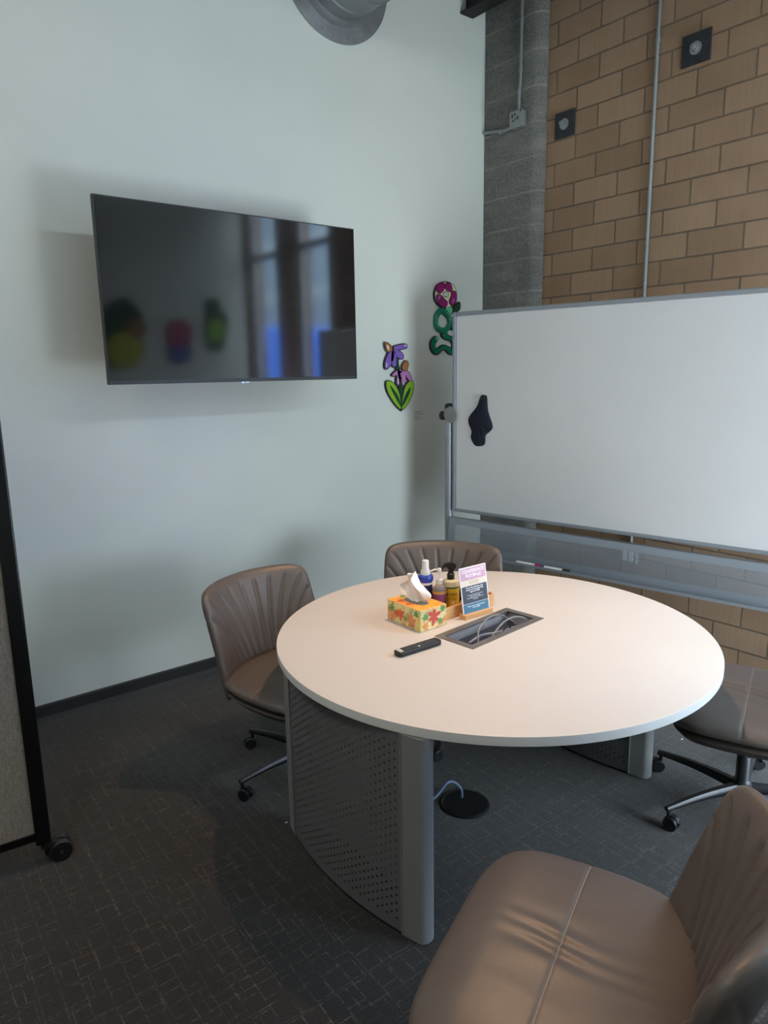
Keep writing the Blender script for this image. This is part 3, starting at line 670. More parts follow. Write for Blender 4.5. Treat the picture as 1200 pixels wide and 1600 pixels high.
# ------------------------------------------------------------------ round table
TC = Vector((-1.868, 2.035, 0)); TR = 0.862; TZ = 0.740; TT = 0.032
table = tag(empty('round_table', TC), 'large round white conference table on perforated grey metal pedestals', 'table')
HC = Vector((-0.017, 0.022)); HA = math.radians(5.0); HL, HW = 0.232, 0.094
def hp(a, b_, z=0.0):  # hatch frame coordinates: a along the length, b across
    return Vector((HC.x-math.sin(HA)*a+math.cos(HA)*b_, HC.y+math.cos(HA)*a+math.sin(HA)*b_, z))
bm = BM()
N = 160
def ringv(r, z): return [bm.verts.new((r*math.cos(2*PI*i/N), r*math.sin(2*PI*i/N), z)) for i in range(N)]
def rectv(z, s=1): return [bm.verts.new(hp(a*(HL-.004), b_*(HW-.004), z)) for a, b_ in ((-1, -1), (1, -1), (1, 1), (-1, 1))]
prof = [(TR-.0025, TZ), (TR-.0006, TZ-.0008), (TR, TZ-.003), (TR, TZ-TT+.002), (TR-.002, TZ-TT)]
R_ = [ringv(r, z) for r, z in prof]
for A, B in zip(R_, R_[1:]):
    for i in range(N): bm.faces.new((A[i], A[(i+1) % N], B[(i+1) % N], B[i])).material_index = 1
Rt, Rb = rectv(TZ), rectv(TZ-TT)
for outer, inner in ((R_[0], Rt), (R_[-1], Rb)):
    ed = [bm.edges.get((outer[i], outer[(i+1) % N])) for i in range(N)]+[bm.edges.new((inner[i], inner[(i+1) % 4])) for i in range(4)]
    bmesh.ops.triangle_fill(bm, edges=ed, use_beauty=True)
for i in range(4): bm.faces.new((Rt[i], Rt[(i+1) % 4], Rb[(i+1) % 4], Rb[i]))
build('tabletop', bm, [MT['laminate'], MT['edge']], table, True, 25)
# pedestals
def pedestal(cx0, cy0):
    hwp, hn, th, H = 0.402, 0.075, 0.085, TZ-TT
    lens = lambda x: 0.026+(th-0.026)*(1-(x/hwp)**2)
    root_o = None
    xs = 0.325
    for s in (-1, 1):
        o_ = grid_uv('perforated_panel', lambda u, v_: (cx0+(-xs+2*xs*u), cy0+s*(lens(-xs+2*xs*u)-.003), 0.012+v_*(H-.012)), 36, 2, MT['perf_ped'], table, lambda u, v_: (-xs+2*xs*u, v_*(H-.012)))
    for s in (-1, 1):
        bm = BM(); loopp = []
        xa = s*xs
        for k in range(7):
            x = xa+(s*(hwp-0.022)-xa)*k/6; loopp.append((cx0+x, cy0-lens(x), 0.006))
        xe = s*(hwp-0.022); re = lens(xe)
        for k in range(1, 12):
            t = PI*k/12; loopp.append((cx0+xe+s*math.sin(t)*0.024, cy0-re*math.cos(t), 0.006))
        for k in range(6, -1, -1):
            x = xa+(s*(hwp-0.022)-xa)*k/6; loopp.append((cx0+x, cy0+lens(x), 0.006))
        prism(bm, loopp, (0, 0, H-.006)); build('end_column', bm, MT['alu'], table, True, 32)
        bm = BM()
        for ss in (-1, 1): cyl(bm, (cx0+xa, cy0+ss*(lens(xa)+.0005), 0.008), (cx0+xa, cy0+ss*(lens(xa)+.0005), H-.001), .003, n=8)
        build('seam_strip', bm, MT['alu'], table, True)
    bm = BM(); lp2 = [(cx0+x, cy0-lens(x)+.006, .0) for x in [-.36+.06*k for k in range(13)]]+[(cx0+x, cy0+lens(x)-.006, .0) for x in [.36-.06*k for k in range(13)]]
    prism(bm, lp2, (0, 0, .014)); build('base_plate', bm, MT['black_metal'], table)
pedestal(0.036, -0.738); pedestal(-0.022, 0.625)
# hatch
def rect_ring(bm, o1, i1, zt, zb):
    O = [[bm.verts.new(hp(a*(HL+o1), b_*(HW+o1), z)) for a, b_ in ((-1, -1), (1, -1), (1, 1), (-1, 1))] for z in (zb, zt)]
    I = [[bm.verts.new(hp(a*(HL-i1), b_*(HW-i1), z)) for a, b_ in ((-1, -1), (1, -1), (1, 1), (-1, 1))] for z in (zb, zt)]
    for i in range(4):
        j = (i+1) % 4
        bm.faces.new((O[1][i], O[1][j], I[1][j], I[1][i])); bm.faces.new((O[0][i], O[0][j], I[0][j], I[0][i])); bm.faces.new((O[0][i], O[0][j], O[1][j], O[1][i])); bm.faces.new((I[0][i], I[0][j], I[1][j], I[1][i]))
bm = BM(); rect_ring(bm, 0.004, 0.026, TZ+.0022, TZ-.004); build('hatch_frame', bm, simple('brushed_hatch', (128, 124, 122), 0.35, 0.6), table)
bm = BM()
top4 = [bm.verts.new(hp(a*(HL-.016), b_*(HW-.016), TZ-.003)) for a, b_ in ((-1, -1), (1, -1), (1, 1), (-1, 1))]
bot4 = [bm.verts.new(hp(a*(HL-.020), b_*(HW-.020), TZ-.075)) for a, b_ in ((-1, -1), (1, -1), (1, 1), (-1, 1))]
for i in range(4): bm.faces.new((top4[i], top4[(i+1) % 4], bot4[(i+1) % 4], bot4[i]))
bm.faces.new(bot4); build('cable_well', bm, simple('blue_grey_well', (168, 166, 172), 0.4, 0.1), table)
bm = BM()
vs4 = [hp(-(HL-.03), -.055, TZ-.030), hp(HL-.03, -.055, TZ-.030), hp(HL-.03, -.015, TZ-.055), hp(-(HL-.03), -.015, TZ-.055)]
prism(bm, vs4, (0, 0, -.004)); build('socket_strip', bm, simple('dark_socket_strip', (48, 54, 66), 0.3, 0.2), table)

# ------------------------------------------------------------------ things in the hatch
def tp_(a, b_, z): p = hp(a, b_, z); return Vector((TC.x+p.x, TC.y+p.y, z))
def cable(pts, r, mat, lab, plug=None, plug2=None):
    root = tag(empty('cable', pts[0]), lab, 'cable'); o0 = Vector(pts[0])
    bm = BM(); tube(bm, [p-o0 for p in catmull(pts, 8)], r, 10); build('cord', bm, mat, root, True)
    for q, nxt in ((plug, 1), (plug2, -1)):
        if q is None: continue
        e = Vector(pts[0] if nxt == 1 else pts[-1])-o0; d = (Vector(pts[1] if nxt == 1 else pts[-2])-o0-e).normalized()
        bm = BM(); X_ = d.to_track_quat('X', 'Z').to_matrix().to_4x4(); X_.translation = e
        box(bm, (-.030, -.010, -.006), (.004, .010, .006), mat=X_); build('plug', bm, q, root, bevel=.002)
    return root
grey_cord = simple('grey_cord', (120, 118, 116), 0.45); lav = simple('lavender_cord', (150, 150, 168), 0.4)
cable([tp_(-.125, .034, TZ-.028), tp_(-.085, .005, TZ+.012), tp_(-.01, -.012, TZ+.036), tp_(.075, -.01, TZ+.030), tp_(.15, .012, TZ-.02), tp_(.155, .03, TZ-.055)], .0032, grey_cord, 'grey cable arching highest out of the table hatch', MT['black_plastic'])
cable([tp_(-.100, .052, TZ-.040), tp_(-.055, .050, TZ-.010), tp_(.02, .042, TZ+.022), tp_(.10, .045, TZ+.030), tp_(.165, .058, TZ+.004), tp_(.170, .055, TZ-.045)], .0036, grey_cord, 'thicker grey cable arching along the near edge of the table hatch', None, None)
cable([tp_(-.145, .000, TZ-.030), tp_(-.06, -.004, TZ-.020), tp_(.03, .006, TZ-.030), tp_(.11, -.002, TZ-.040), tp_(.175, .000, TZ-.045)], .0045, lav, 'pale lavender cable lying low inside the table hatch', MT['black_plastic'])
cable([tp_(.03, .022, TZ-.048), tp_(.07, .026, TZ-.010), tp_(.085, .035, TZ-.016), tp_(.070, .030, TZ-.060)], .0028, MT['black_plastic'], 'short black cable hooked over the middle of the table hatch', MT['black_plastic'])
ad = tag(empty('adapter', tp_(-.075, .040, TZ-.070)), 'small cream adapter block sitting in the table hatch', 'adapter')
bm = BM(); box(bm, (-.025, -.05, 0), (.025, .05, .022), mat=Matrix.Rotation(HA, 4, 'Z')); build('housing', bm, simple('cream_plastic', (212, 196, 164), .4), ad, bevel=.006)
bm = BM(); box(bm, (-.012, -.056, .006), (.012, -.049, .018), mat=Matrix.Rotation(HA, 4, 'Z')); build('socket', bm, MT['black_plastic'], ad, bevel=.001)

# ------------------------------------------------------------------ remote control
a_ = on_z(621, 1021, TZ+.012); b_ = on_z(684, 1001, TZ+.012)
dirr = (b_-a_); ang = math.atan2(dirr.y, dirr.x)
rem = tag(empty('remote_control', ((a_.x+b_.x)/2, (a_.y+b_.y)/2, TZ), ang), 'black television remote control with small buttons lying on the white tabletop', 'remote control')
RL = dirr.length/2+.004
bm = BM(); prism(bm, [(x, y*.022, .003) for x, y in [(-RL, -.7), (-RL+.006, -1), (RL-.006, -1), (RL, -.7), (RL, .7), (RL-.006, 1), (-RL+.006, 1), (-RL, .7)]], (0, 0, .017)); build('shell', bm, MT['black_plastic'], rem, bevel=.004)
wbut = MT['white_plastic']; dbut = simple('dark_grey_buttons', (92, 94, 98), .5)
for i in range(12):
    for j in range(3):
        x = -RL+.034+i*(2*RL-.05)/12; y = -.012+j*.012
        bm = BM(); box(bm, (x-.0035, y-.0038, .0195), (x+.0035, y+.0038, .0222)); build('button', bm, wbut if (i == 5 and j == 0) else dbut, rem, bevel=.001)
for j, x in ((0, -RL+.010), (1, -RL+.020)):
    bm = BM(); box(bm, (x-.003, -.016, .0195), (x+.003, .016, .0222)); build('wide_button', bm, wbut, rem, bevel=.001)

# ------------------------------------------------------------------ tissue box
tb = tag(empty('tissue_box', (-2.136, 1.872, TZ)), 'orange floral cardboard tissue box with a tissue standing out of it', 'tissue box')
m = NT('floral_card'); v = m.obj()
vo = m.n('ShaderNodeTexVoronoi'); vo.inputs['Scale'].default_value = 30; wv = m.n('ShaderNodeTexNoise'); wv.inputs['Scale'].default_value = 40; m.l(v, wv.inputs['Vector'])
sv = m.n('ShaderNodeVectorMath'); sv.operation = 'SCALE'; sv.inputs[3].default_value = 0.02; m.l(wv.outputs['Color'], sv.inputs[0]); av = m.n('ShaderNodeVectorMath'); av.operation = 'ADD'; m.l(v, av.inputs[0]); m.l(sv.outputs[0], av.inputs[1]); m.l(av.outputs[0], vo.inputs['Vector'])
sc_ = m.n('ShaderNodeSeparateColor'); m.l(vo.outputs['Color'], sc_.inputs[0])
pet = m.ramp(sc_.outputs[0], [(0.0, s2l((232, 205, 120))), (0.28, s2l((226, 150, 84))), (0.5, s2l((236, 214, 150))), (0.7, s2l((110, 150, 70))), (0.85, s2l((206, 96, 66)))]); 
pet.node.color_ramp.interpolation = 'CONSTANT'
edge = m.ramp(vo.outputs['Distance'], [(0.25, (0, 0, 0, 1)), (0.6, (0.7, 0.7, 0.7, 1))])
side = m.mix(edge, pet, s2l((238, 222, 168)))
m.set(Base_Color=side, Roughness=0.55); fl_side = m.m
m = NT('orange_card_top'); v = m.obj(); a1 = m.noise(m.obj(scale=(18, 50, 20)), 1, 2); 
m.set(Base_Color=m.ramp(a1, [(0.38, s2l((244, 158, 40))), (0.5, s2l((250, 190, 70))), (0.58, s2l((240, 130, 60))), (0.68, s2l((248, 205, 120)))]), Roughness=0.5); fl_top = m.m
bx_, by_, bz_ = 0.106, 0.072, 0.090
bm = BM(); box(bm, (-bx_, -by_, 0), (bx_, by_, bz_)); bm.faces.ensure_lookup_table()
for f_ in bm.faces:
    if f_.calc_center_median().z > bz_-0.001: f_.material_index = 1
build('carton', bm, [fl_side, fl_top], tb, bevel=.0015)
bm = BM(); prism(bm, [(.062*math.copysign(abs(math.cos(t))**.7, math.cos(t)), .030*math.copysign(abs(math.sin(t))**.7, math.sin(t)), bz_+.0003) for t in [2*PI*k/40 for k in range(40)]], (0, 0, .0008)); build('opening_film', bm, simple('grey_film', (128, 122, 118), .3), tb)
# flower prints
def flower(cx0, cz0, s, matc, face, rot0=0.3):
    bm = BM()
    for k in range(6):
        t = rot0+2*PI*k/6; L_ = s*(1.0 if k % 2 == 0 else 0.78)
        pts = []
        for q in range(12):
            a = 2*PI*q/12; u = L_*(0.5+0.5*math.cos(a)); w_ = s*.24*math.sin(a)*(0.6+0.5*math.cos(a*0.5)**2)
            x = u*math.cos(t)-w_*math.sin(t); z = u*math.sin(t)+w_*math.cos(t)
            pts.append((bx_+.0006+k*.00004, cx0+x, cz0+z) if face == 'end' else (cx0+x, -by_-.0006-k*.00004, cz0+z) if face == 'side' else (cx0+x, cz0+z, bz_+.0006+k*.00004))
        prism(bm, pts, (.0003, 0, 0) if face == 'end' else (0, -.0003, 0) if face == 'side' else (0, 0, .0003))
    build('printed_flower', bm, matc, tb)
red = paint('red_print', (208, 84, 70), .55); ora = paint('orange_print', (228, 146, 84), .55); grn = paint('green_print', (96, 158, 84), .55); coral = paint('coral_print', (222, 106, 60), .55)
flower(.000, .050, .040, red, 'end', .35); flower(.050, .075, .018, grn, 'end', 2); flower(-.045, .060, .020, grn, 'end', 1.2); flower(.035, .025, .018, grn, 'end', 2.3); flower(-.045, .020, .022, ora, 'end', 1)
flower(-.075, .060, .022, grn, 'side', 1.4); flower(-.02, .045, .030, coral, 'side', .6); flower(.045, .035, .034, ora, 'side', .2); flower(.08, .07, .018, grn, 'side', 1.6); flower(-.07, .025, .026, ora, 'side', 0)
flower(-.045, -.048, .020, red, 'top', .2); flower(.01, -.052, .019, coral, 'top', .8); flower(-.088, .0, .02, grn, 'top', 1)
# tissue
m = NT('tissue_paper'); m.set(Base_Color=s2l((244, 238, 232)), Roughness=.9); m.p.inputs['Transmission Weight'].default_value = 0.0; m.p.inputs['Subsurface Weight'].default_value = 0.0
m.bump(m.noise(m.obj(), 90, 3), .3, .002)
NU, NV = 48, 26
def tis(u, v_):
    a = (u-.5)*2
    w_ = .018+.060*math.sin(min(1, v_*1.15)*PI*.62)
    if v_ > .72: w_ *= 1-.55*(v_-.72)/.28
    x = a*w_ + .020*(1-v_)-.012*v_
    y = .016*math.sin(a*7.5+v_*1.2)*(.35+v_)+.010*math.sin(a*3+v_*4)
    z = bz_-.004+.130*v_*(1-.30*abs(a)**1.6)-.018*v_*max(0, a)*2.2+.006*math.sin(a*9)*v_
    return Vector((x*.92-.004, y+x*.22-.002, z))
bm = BM(); g = [[bm.verts.new(tis(i/NU, j/NV)) for j in range(NV+1)] for i in range(NU+1)]
for i in range(NU):
    for j in range(NV): bm.faces.new((g[i][j], g[i+1][j], g[i+1][j+1], g[i][j+1]))
o = build('tissue', bm, m.m, tb, True, 80); sm = o.modifiers.new('thick', 'SOLIDIFY'); sm.thickness = .0006

# ------------------------------------------------------------------ wooden caddy with bottles
m = NT('light_wood'); nz = m.noise(m.obj(scale=(30, 3, 60)), 1, 4); nz2 = m.noise(m.obj(scale=(8, 1, 12)), 4, 3)
m.set(Base_Color=m.mix(nz2, m.ramp(nz, [(0.35, s2l((206, 148, 92))), (0.65, s2l((228, 178, 122)))]), s2l((214, 160, 104))), Roughness=.45); MT['wood'] = m.m
TX0, TX1, TY0, TY1 = -2.262, -2.066, 1.952, 2.272
cad = tag(empty('caddy', ((TX0+TX1)/2, (TY0+TY1)/2, TZ+.0004)), 'light wooden caddy tray holding bottles behind the sign card', 'caddy')
ax, ay, hz_ = (TX1-TX0)/2, (TY1-TY0)/2, .052
for nm, lo, hi in (('tray_bottom', (-ax, -ay, 0), (ax, ay, .006)), ('tray_side', (ax-.009, -ay, .006), (ax, ay, hz_)), ('tray_side', (-ax, -ay, .006), (-ax+.009, ay, hz_+.022)), ('tray_end', (-ax+.009, -ay, .006), (ax-.009, -ay+.009, hz_)), ('tray_end', (-ax+.009, ay-.009, .006), (ax-.009, ay, hz_+.006))):
    bm = BM(); box(bm, lo, hi); build(nm, bm, MT['wood'], cad, bevel=.0015)
BZ0 = TZ+.0065
clearp = NT('clear_bottle'); clearp.set(Base_Color=(0.86, 0.88, 0.88, 1), Roughness=.08); clearp.p.inputs['Transmission Weight'].default_value = .75; clearp.p.inputs['IOR'].default_value = 1.2
creamp = simple('cream_translucent', (226, 214, 176), .25)
yel = simple('yellow_label', (222, 186, 40), .45); grnband = simple('green_band', (48, 104, 76), .45); navyl = simple('navy_label', (36, 40, 92), .4); purp = simple('plum_label', (128, 60, 104), .45)
bluep = simple('blue_plastic', (44, 70, 168), .3)
def wrap_text(name, s, size, mat, root, r, z, ang0, step=None):
    fw = size*.62
    n_ = len(s)
    for i, ch in enumerate(s):
        if ch == ' ': continue
        t = ang0+(i-(n_-1)/2)*fw/r
        rotm = Matrix(((-math.sin(t), 0, math.cos(t)), (math.cos(t), 0, math.sin(t)), (0, 1, 0)))
        yield ch, rotm, Vector((r*math.cos(t), r*math.sin(t), z))
def curved_text(name, s, size, mat, root, r, z, ang0, bold=0.0):
    bm = BM()
    for ch, rm, loc in wrap_text(name, s, size, mat, root, r, z, ang0):
        cu = bpy.data.curves.new('g', 'FONT'); cu.body = ch; cu.size = size; cu.align_x = 'CENTER'; cu.extrude = .0002; cu.offset = bold
        t = bpy.data.objects.new('g', cu); COL.objects.link(t); bpy.context.view_layer.update(); me = bpy.data.meshes.new_from_object(t)
        for v_ in me.vertices: v_.co = rm @ v_.co + loc
        bm.from_mesh(me); bpy.data.objects.remove(t); bpy.data.curves.remove(cu); bpy.data.meshes.remove(me)
    build(name, bm, mat, root)
FACE = math.radians(-42)   # labels face the room side of the table
# blue collared spray bottle
b1 = tag(empty('spray_bottle', (-2.216, 1.995, BZ0)), 'white pump spray bottle with blue collar, back left in the caddy', 'bottle')
bm = BM(); lathe(bm, [(.024, 0), (.030, .004), (.030, .110), (.031, .128)], n=32); build('bottle_body', bm, MT['white_plastic'], b1, True)
bm = BM(); lathe(bm, [(.0305, .126), (.034, .136), (.035, .146), (.032, .156), (.020, .160)], n=32); build('collar', bm, bluep, b1, True)
bm = BM(); lathe(bm, [(.0206, .158), (.0215, .170), (.0185, .180), (.0155, .186), (.0145, .2215), (.012, .2235), (0, .224)], n=32); build('nozzle_cap', bm, MT['white_plastic'], b1, True)
bm = BM(); lathe(bm, [(.0304, .03), (.0306, .031), (.0306, .116), (.0304, .117)], n=32); build('label_band', bm, navyl, b1, True)
# pump sanitizer
b2_ = tag(empty('pump_bottle', (-2.152, 2.018, BZ0)), 'clear hand sanitizer pump bottle with purple label beside the yellow bottle', 'bottle')
bm = BM(); lathe(bm, [(.026, 0), (.030, .004), (.030, .100), (.028, .112), (.014, .124), (.012, .128)], n=32); build('bottle_body', bm, clearp.m, b2_, True)
bm = BM(); lathe(bm, [(.0303, .02), (.0305, .021), (.0305, .098), (.0303, .099)], n=32); build('label_band', bm, purp, b2_, True)
bm = BM(); lathe(bm, [(.0306, .030), (.0308, .031), (.0308, .052), (.0306, .053)], n=32); build('label_stripe', bm, navyl, b2_, True)
bm = BM(); lathe(bm, [(.0306, .086), (.0308, .087), (.0308, .097), (.0306, .098)], n=32); build('label_stripe', bm, simple('amber_stripe', (206, 150, 80), .4), b2_, True)
curved_text('lettering', 'fresh', .020, MT['white_plastic'], b2_, .0311, .036, FACE)
bm = BM(); lathe(bm, [(.014, .126), (.015, .128), (.015, .146), (.007, .150), (.005, .152), (.005, .178)], n=24); build('pump_collar', bm, MT['white_plastic'], b2_, True)
bm = BM(); lathe(bm, [(.0075, .176), (.009, .180), (.009, .192), (.007, .196), (0, .197)], n=20); t = math.radians(230)
tube(bm, [(0, 0, .190), (.02*math.cos(t), .02*math.sin(t), .190), (.038*math.cos(t), .038*math.sin(t), .183)], .0038, 10); build('pump_head', bm, MT['white_plastic'], b2_, True)
# yellow trigger spray
b3 = tag(empty('trigger_spray', (-2.158, 2.092, BZ0)), 'yellow labelled spray bottle with black trigger head in the caddy', 'bottle')
bm = BM(); lathe(bm, [(.030, 0), (.036, .004), (.037, .012), (.037, .118), (.034, .126), (.020, .131), (.014, .133), (.0135, .142)], n=36); build('bottle_body', bm, creamp, b3, True)
bm = BM(); lathe(bm, [(.0372, .010), (.0375, .011), (.0375, .098), (.0372, .099)], n=36); build('label_band', bm, yel, b3, True)
bm = BM(); lathe(bm, [(.0375, .097), (.0378, .098), (.0378, .103), (.0375, .104)], n=36); build('label_stripe', bm, grnband, b3, True)
curved_text('lettering', 'MEYERS', .0165, simple('dark_green_ink', (38, 60, 40), .6), b3, .0377, .066, FACE, .0002)
curved_text('lettering', 'clean day', .0105, simple('olive_ink', (110, 96, 30), .6), b3, .0377, .048, FACE)
bm = BM(); t = FACE+.25
Rm = Matrix.Rotation(t, 4, 'Z'); box(bm, (.0372, -.007, .028), (.0382, .007, .042), mat=Rm); build('label_badge', bm, MT['white_plastic'], b3)
bm = BM(); lathe(bm, [(.0155, .128), (.0165, .130), (.0165, .156), (.011, .160)], n=24); build('screw_collar', bm, MT['black_plastic'], b3, True)
bm = BM(); t = math.radians(232); dx_, dy_ = math.cos(t), math.sin(t)
prof2 = [(-.016, .158), (-.012, .158), (.012, .158), (.010, .175), (.020, .186), (.034, .188), (.036, .198), (.018, .207), (-.004, .209), (-.020, .202), (-.024, .188), (-.014, .176), (-.010, .165)]
lo3 = [Vector((a*dx_-(-.009)*dy_*-1, a*dy_+(-.009)*dx_*-1, z)) for a, z in prof2]
prism(bm, [Vector((a*dx_-.009*-dy_, a*dy_-.009*dx_, z)) for a, z in prof2], (-.018*dy_, .018*dx_, 0)); build('sprayer_head', bm, MT['black_plastic'], b3, bevel=.003)
bm = BM(); tube(bm, [(.030*dx_, .030*dy_, .190), (.040*dx_, .040*dy_, .176), (.052*dx_, .052*dy_, .160)], lambda s: .0055-.0025*s, 10); build('trigger', bm, MT['black_plastic'], b3, True)
# small things at the right end of the caddy
sm1 = tag(empty('orange_marker', (-2.112, 2.175, TZ+.018), .35), 'small orange cylinder lying in the caddy next to the yellow bottle', 'marker')
bm = BM(); cyl(bm, (-.02, -.04, .018), (.01, .045, .018), .0125, n=20); build('tube', bm, simple('orange_plastic', (240, 96, 40), .35), sm1, True); sm1.location.z = TZ+.0065+.0001-.018+.0125+.012
bm = BM(); cyl(bm, (-.022, -.05, .018), (-.0195, -.039, .018), .013, n=20); build('cap', bm, MT['white_plastic'], sm1, True)
sm2 = tag(empty('whiteboard_eraser', (-2.185, 2.205, TZ+.0065), .2), 'small black eraser block standing in the caddy behind the card', 'eraser')
bm = BM(); box(bm, (-.018, -.045, 0.012), (.018, .045, .062)); build('grip', bm, MT['black_plastic'], sm2, bevel=.004)
bm = BM(); box(bm, (-.018, -.045, 0), (.018, .045, .012)); build('felt_pad', bm, navy, sm2)
# ------------------------------------------------------------------ card in wooden stand
cb = on_z(744, 965, TZ); A1 = on_z(727, 970, TZ); A2 = on_z(770, 957, TZ); ang = math.atan2(A2.y-A1.y, A2.x-A1.x)
cw = (A2-A1).length/2-.004
st_ = tag(empty('sign_holder', ((A1.x+A2.x)/2-.012, (A1.y+A2.y)/2, TZ), ang), 'printed conference room card leaning in a wooden block stand', 'sign')
bm = BM(); box(bm, (-cw-.002, -.012, 0), (cw+.006, .026, .020)); build('wooden_base', bm, MT['wood'], st_, bevel=.002)
til = Matrix.Translation((0, .002, .016)) @ Matrix.Rotation(math.radians(-9), 4, 'X')
chh = .202
def cardpart(nm, x0, x1, zz0, zz1, mat, y0=-.0012, y1=.0012):
    bm = BM(); box(bm, (x0, y0, zz0), (x1, y1, zz1), mat=til); return build(nm, bm, mat, st_)
cardpart('card', -cw, cw, 0, chh, simple('white_card', (240, 238, 240), .3), 0, .0025)
e = .005; Hc = chh-2*e
pinkc = simple('mauve_print', (206, 160, 178), .5); crm = simple('cream_print', (232, 216, 196), .5); dk = simple('slate_print', (54, 62, 72), .5); tl = simple('steel_blue_print', (70, 120, 148), .5)
cardpart('printed_band', -cw+e, cw-e, e+Hc*.735, e+Hc, pinkc, -.0006, 0); cardpart('printed_band', -cw+e, cw-e, e+Hc*.60, e+Hc*.735, crm, -.0006, 0)
cardpart('printed_band', -cw+e, cw-e, e+Hc*.215, e+Hc*.60, dk, -.0006, 0); cardpart('printed_band', -cw+e, cw-e, e, e+Hc*.205, tl, -.0006, 0)
R3 = til.to_3x3() @ Matrix(((1, 0, 0), (0, 0, -1), (0, 1, 0)))
def ctext(s, size, z, mat, bold=0):
    text('printed_lettering', s, size, mat, st_, til @ Vector((0, -.0010, z)), R3, depth=.0001, bold=bold)
wi = simple('white_ink', (250, 244, 248), .5); gi = simple('tan_ink', (190, 150, 110), .5)
ctext('CONFERENCE\nROOM #2', .0205, e+Hc*.895, wi, .0003)
ctext('Welcome! Please\nshare this space', .0085, e+Hc*.68, gi)
ctext('To use the television, plug\nin the cord and switch the\ninput to HDMI', .0095, e+Hc*.545, wi, .0002)
ctext('If you need help with the screen,\nplease ask at the desk.\nPlease leave the room neat for the\nnext guest', .0068, e+Hc*.385, wi)
ctext('Thank you for wiping the board\nand the table', .0080, e+Hc*.135, wi, .0001)

# ------------------------------------------------------------------ chairs
def smooth01(t): t = max(0, min(1, t)); return t*t*(3-2*t)
def sq_outline(X, Y, a, b, ex):
    m_ = max(abs(X), abs(Y))
    if m_ < 1e-6: return 0.0, 0.0, 0.0
    dx, dy = X/m_, Y/m_
    k = (abs(dx)**ex+abs(dy)**ex)**(-1/ex)
    return dx*k*m_*a, dy*k*m_*b, min(1.0, m_)
def pad_mesh(n, fn_top, fn_bot):
    bm = BM(); top, bot = {}, {}
    for i in range(n+1):
        for j in range(n+1):
            X, Y = -1+2*i/n, -1+2*j/n
            top[i, j] = bm.verts.new(fn_top(X, Y))
            rim = i in (0, n) or j in (0, n)
            bot[i, j] = top[i, j] if rim else bm.verts.new(fn_bot(X, Y))
    for i in range(n):
        for j in range(n):
            bm.faces.new((top[i, j], top[i+1, j], top[i+1, j+1], top[i, j+1]))
            q = (bot[i, j], bot[i, j+1], bot[i+1, j+1], bot[i+1, j])
            if len(set(q)) == 4: bm.faces.new(q)
    return bm
SA, SB, SEX, SCX = 0.285, 0.352, 4.6, -0.015
def seat_top(X, Y):
    x, y, m_ = sq_outline(X, Y, SA, SB, SEX)
    # narrower towards the back
    y *= 1.0-0.10*smooth01((-x)/SA)
    edge = (1-min(1, m_)**7)**0.5
    z = 0.462+0.040*edge+0.012*(1-m_**2)
    z -= 0.010*smooth01((x-0.16)/0.12)
    z -= 0.0025*math.exp(-((x-0.02)/0.0045)**2)
    w_ = math.exp(-(y/0.10)**2)*math.exp(-((x+0.02)/0.17)**2)
    ph = y+0.10*(x+0.02)**2*6+0.006*math.sin(x*22)
    z += 0.0036*w_*math.sin(ph*96+1.8*math.sin(y*31+x*7))*(0.4+0.6*math.sin(x*9+1)**2)*math.exp(-((x-0.02)/0.004)**2*-0.0)
    z += 0.004*math.sin(x*8+y*4)*(1-m_**4)
    return (x+SCX, y, z)
def seat_bot(X, Y):
    x, y, m_ = sq_outline(X, Y, SA, SB, SEX); y *= 1.0-0.10*smooth01((-x)/SA)
    return (x+SCX, y, 0.462-0.022*(1-m_**6)**0.5)
def shell_top(X, Y):
    x, y, m_ = sq_outline(X, Y, SA-0.012, SB-0.010, SEX); y *= 1.0-0.10*smooth01((-x)/SA)
    return (x+SCX, y, 0.428+0.012*(1-m_**8)**0.5)
def shell_bot(X, Y):
    x, y, m_ = sq_outline(X, Y, SA-0.012, SB-0.010, SEX); y *= 1.0-0.10*smooth01((-x)/SA)
    return (x+SCX, y, 0.428-0.058*(1-m_**5.0)**0.6)
BH0, BH1, BRAD, BPH = 0.385, 0.858, 0.47, 0.72
def back_center(u, w):
    """u across -1..1, w height -1..1"""
    v_ = (w+1)/2; ph = u*BPH*(1-0.10*v_*0)
    x = -0.290+BRAD*(1-math.cos(ph)); y = BRAD*math.sin(ph)*1.02
    x -= 0.145*max(v_, 0)**1.15
    z = BH0+(BH1-BH0)*v_-0.006*u*u*v_
    return Vector((x, y, z))
def back_pt(X, Y, side):
    u, w, m_ = sq_outline(X, Y, 1, 1, 9.5 if Y > 0 else 9.5+4*min(1, -Y*2))
    p = back_center(u, w)
    du = back_center(u+.01, w)-back_center(u-.01, w); dw = back_center(u, w+.01)-back_center(u, w-.01)
    nrm = du.cross(dw).normalized()
    if nrm.x < 0: nrm = -nrm
    v_ = (w+1)/2
    t = (1-min(1, m_)**6)**0.5
    g = 0.0
    for k in range(-5, 5):
        off = k+0.5
        uk = off*(0.11+0.18*max(v_, 0)**2.0)
        d = (u-uk)*0.33
        fade = smooth01((0.93-v_)/0.07)
        g += math.exp(-(d/0.008)**2)*fade
    if side > 0: th = 0.036*t+0.006*t*math.sin(PI*v_)
    else: th = -0.030*t
    depth = (0.010 if side > 0 else -0.004)*g*smooth01((0.985-m_)/0.05)
    return p+nrm*(th-depth)
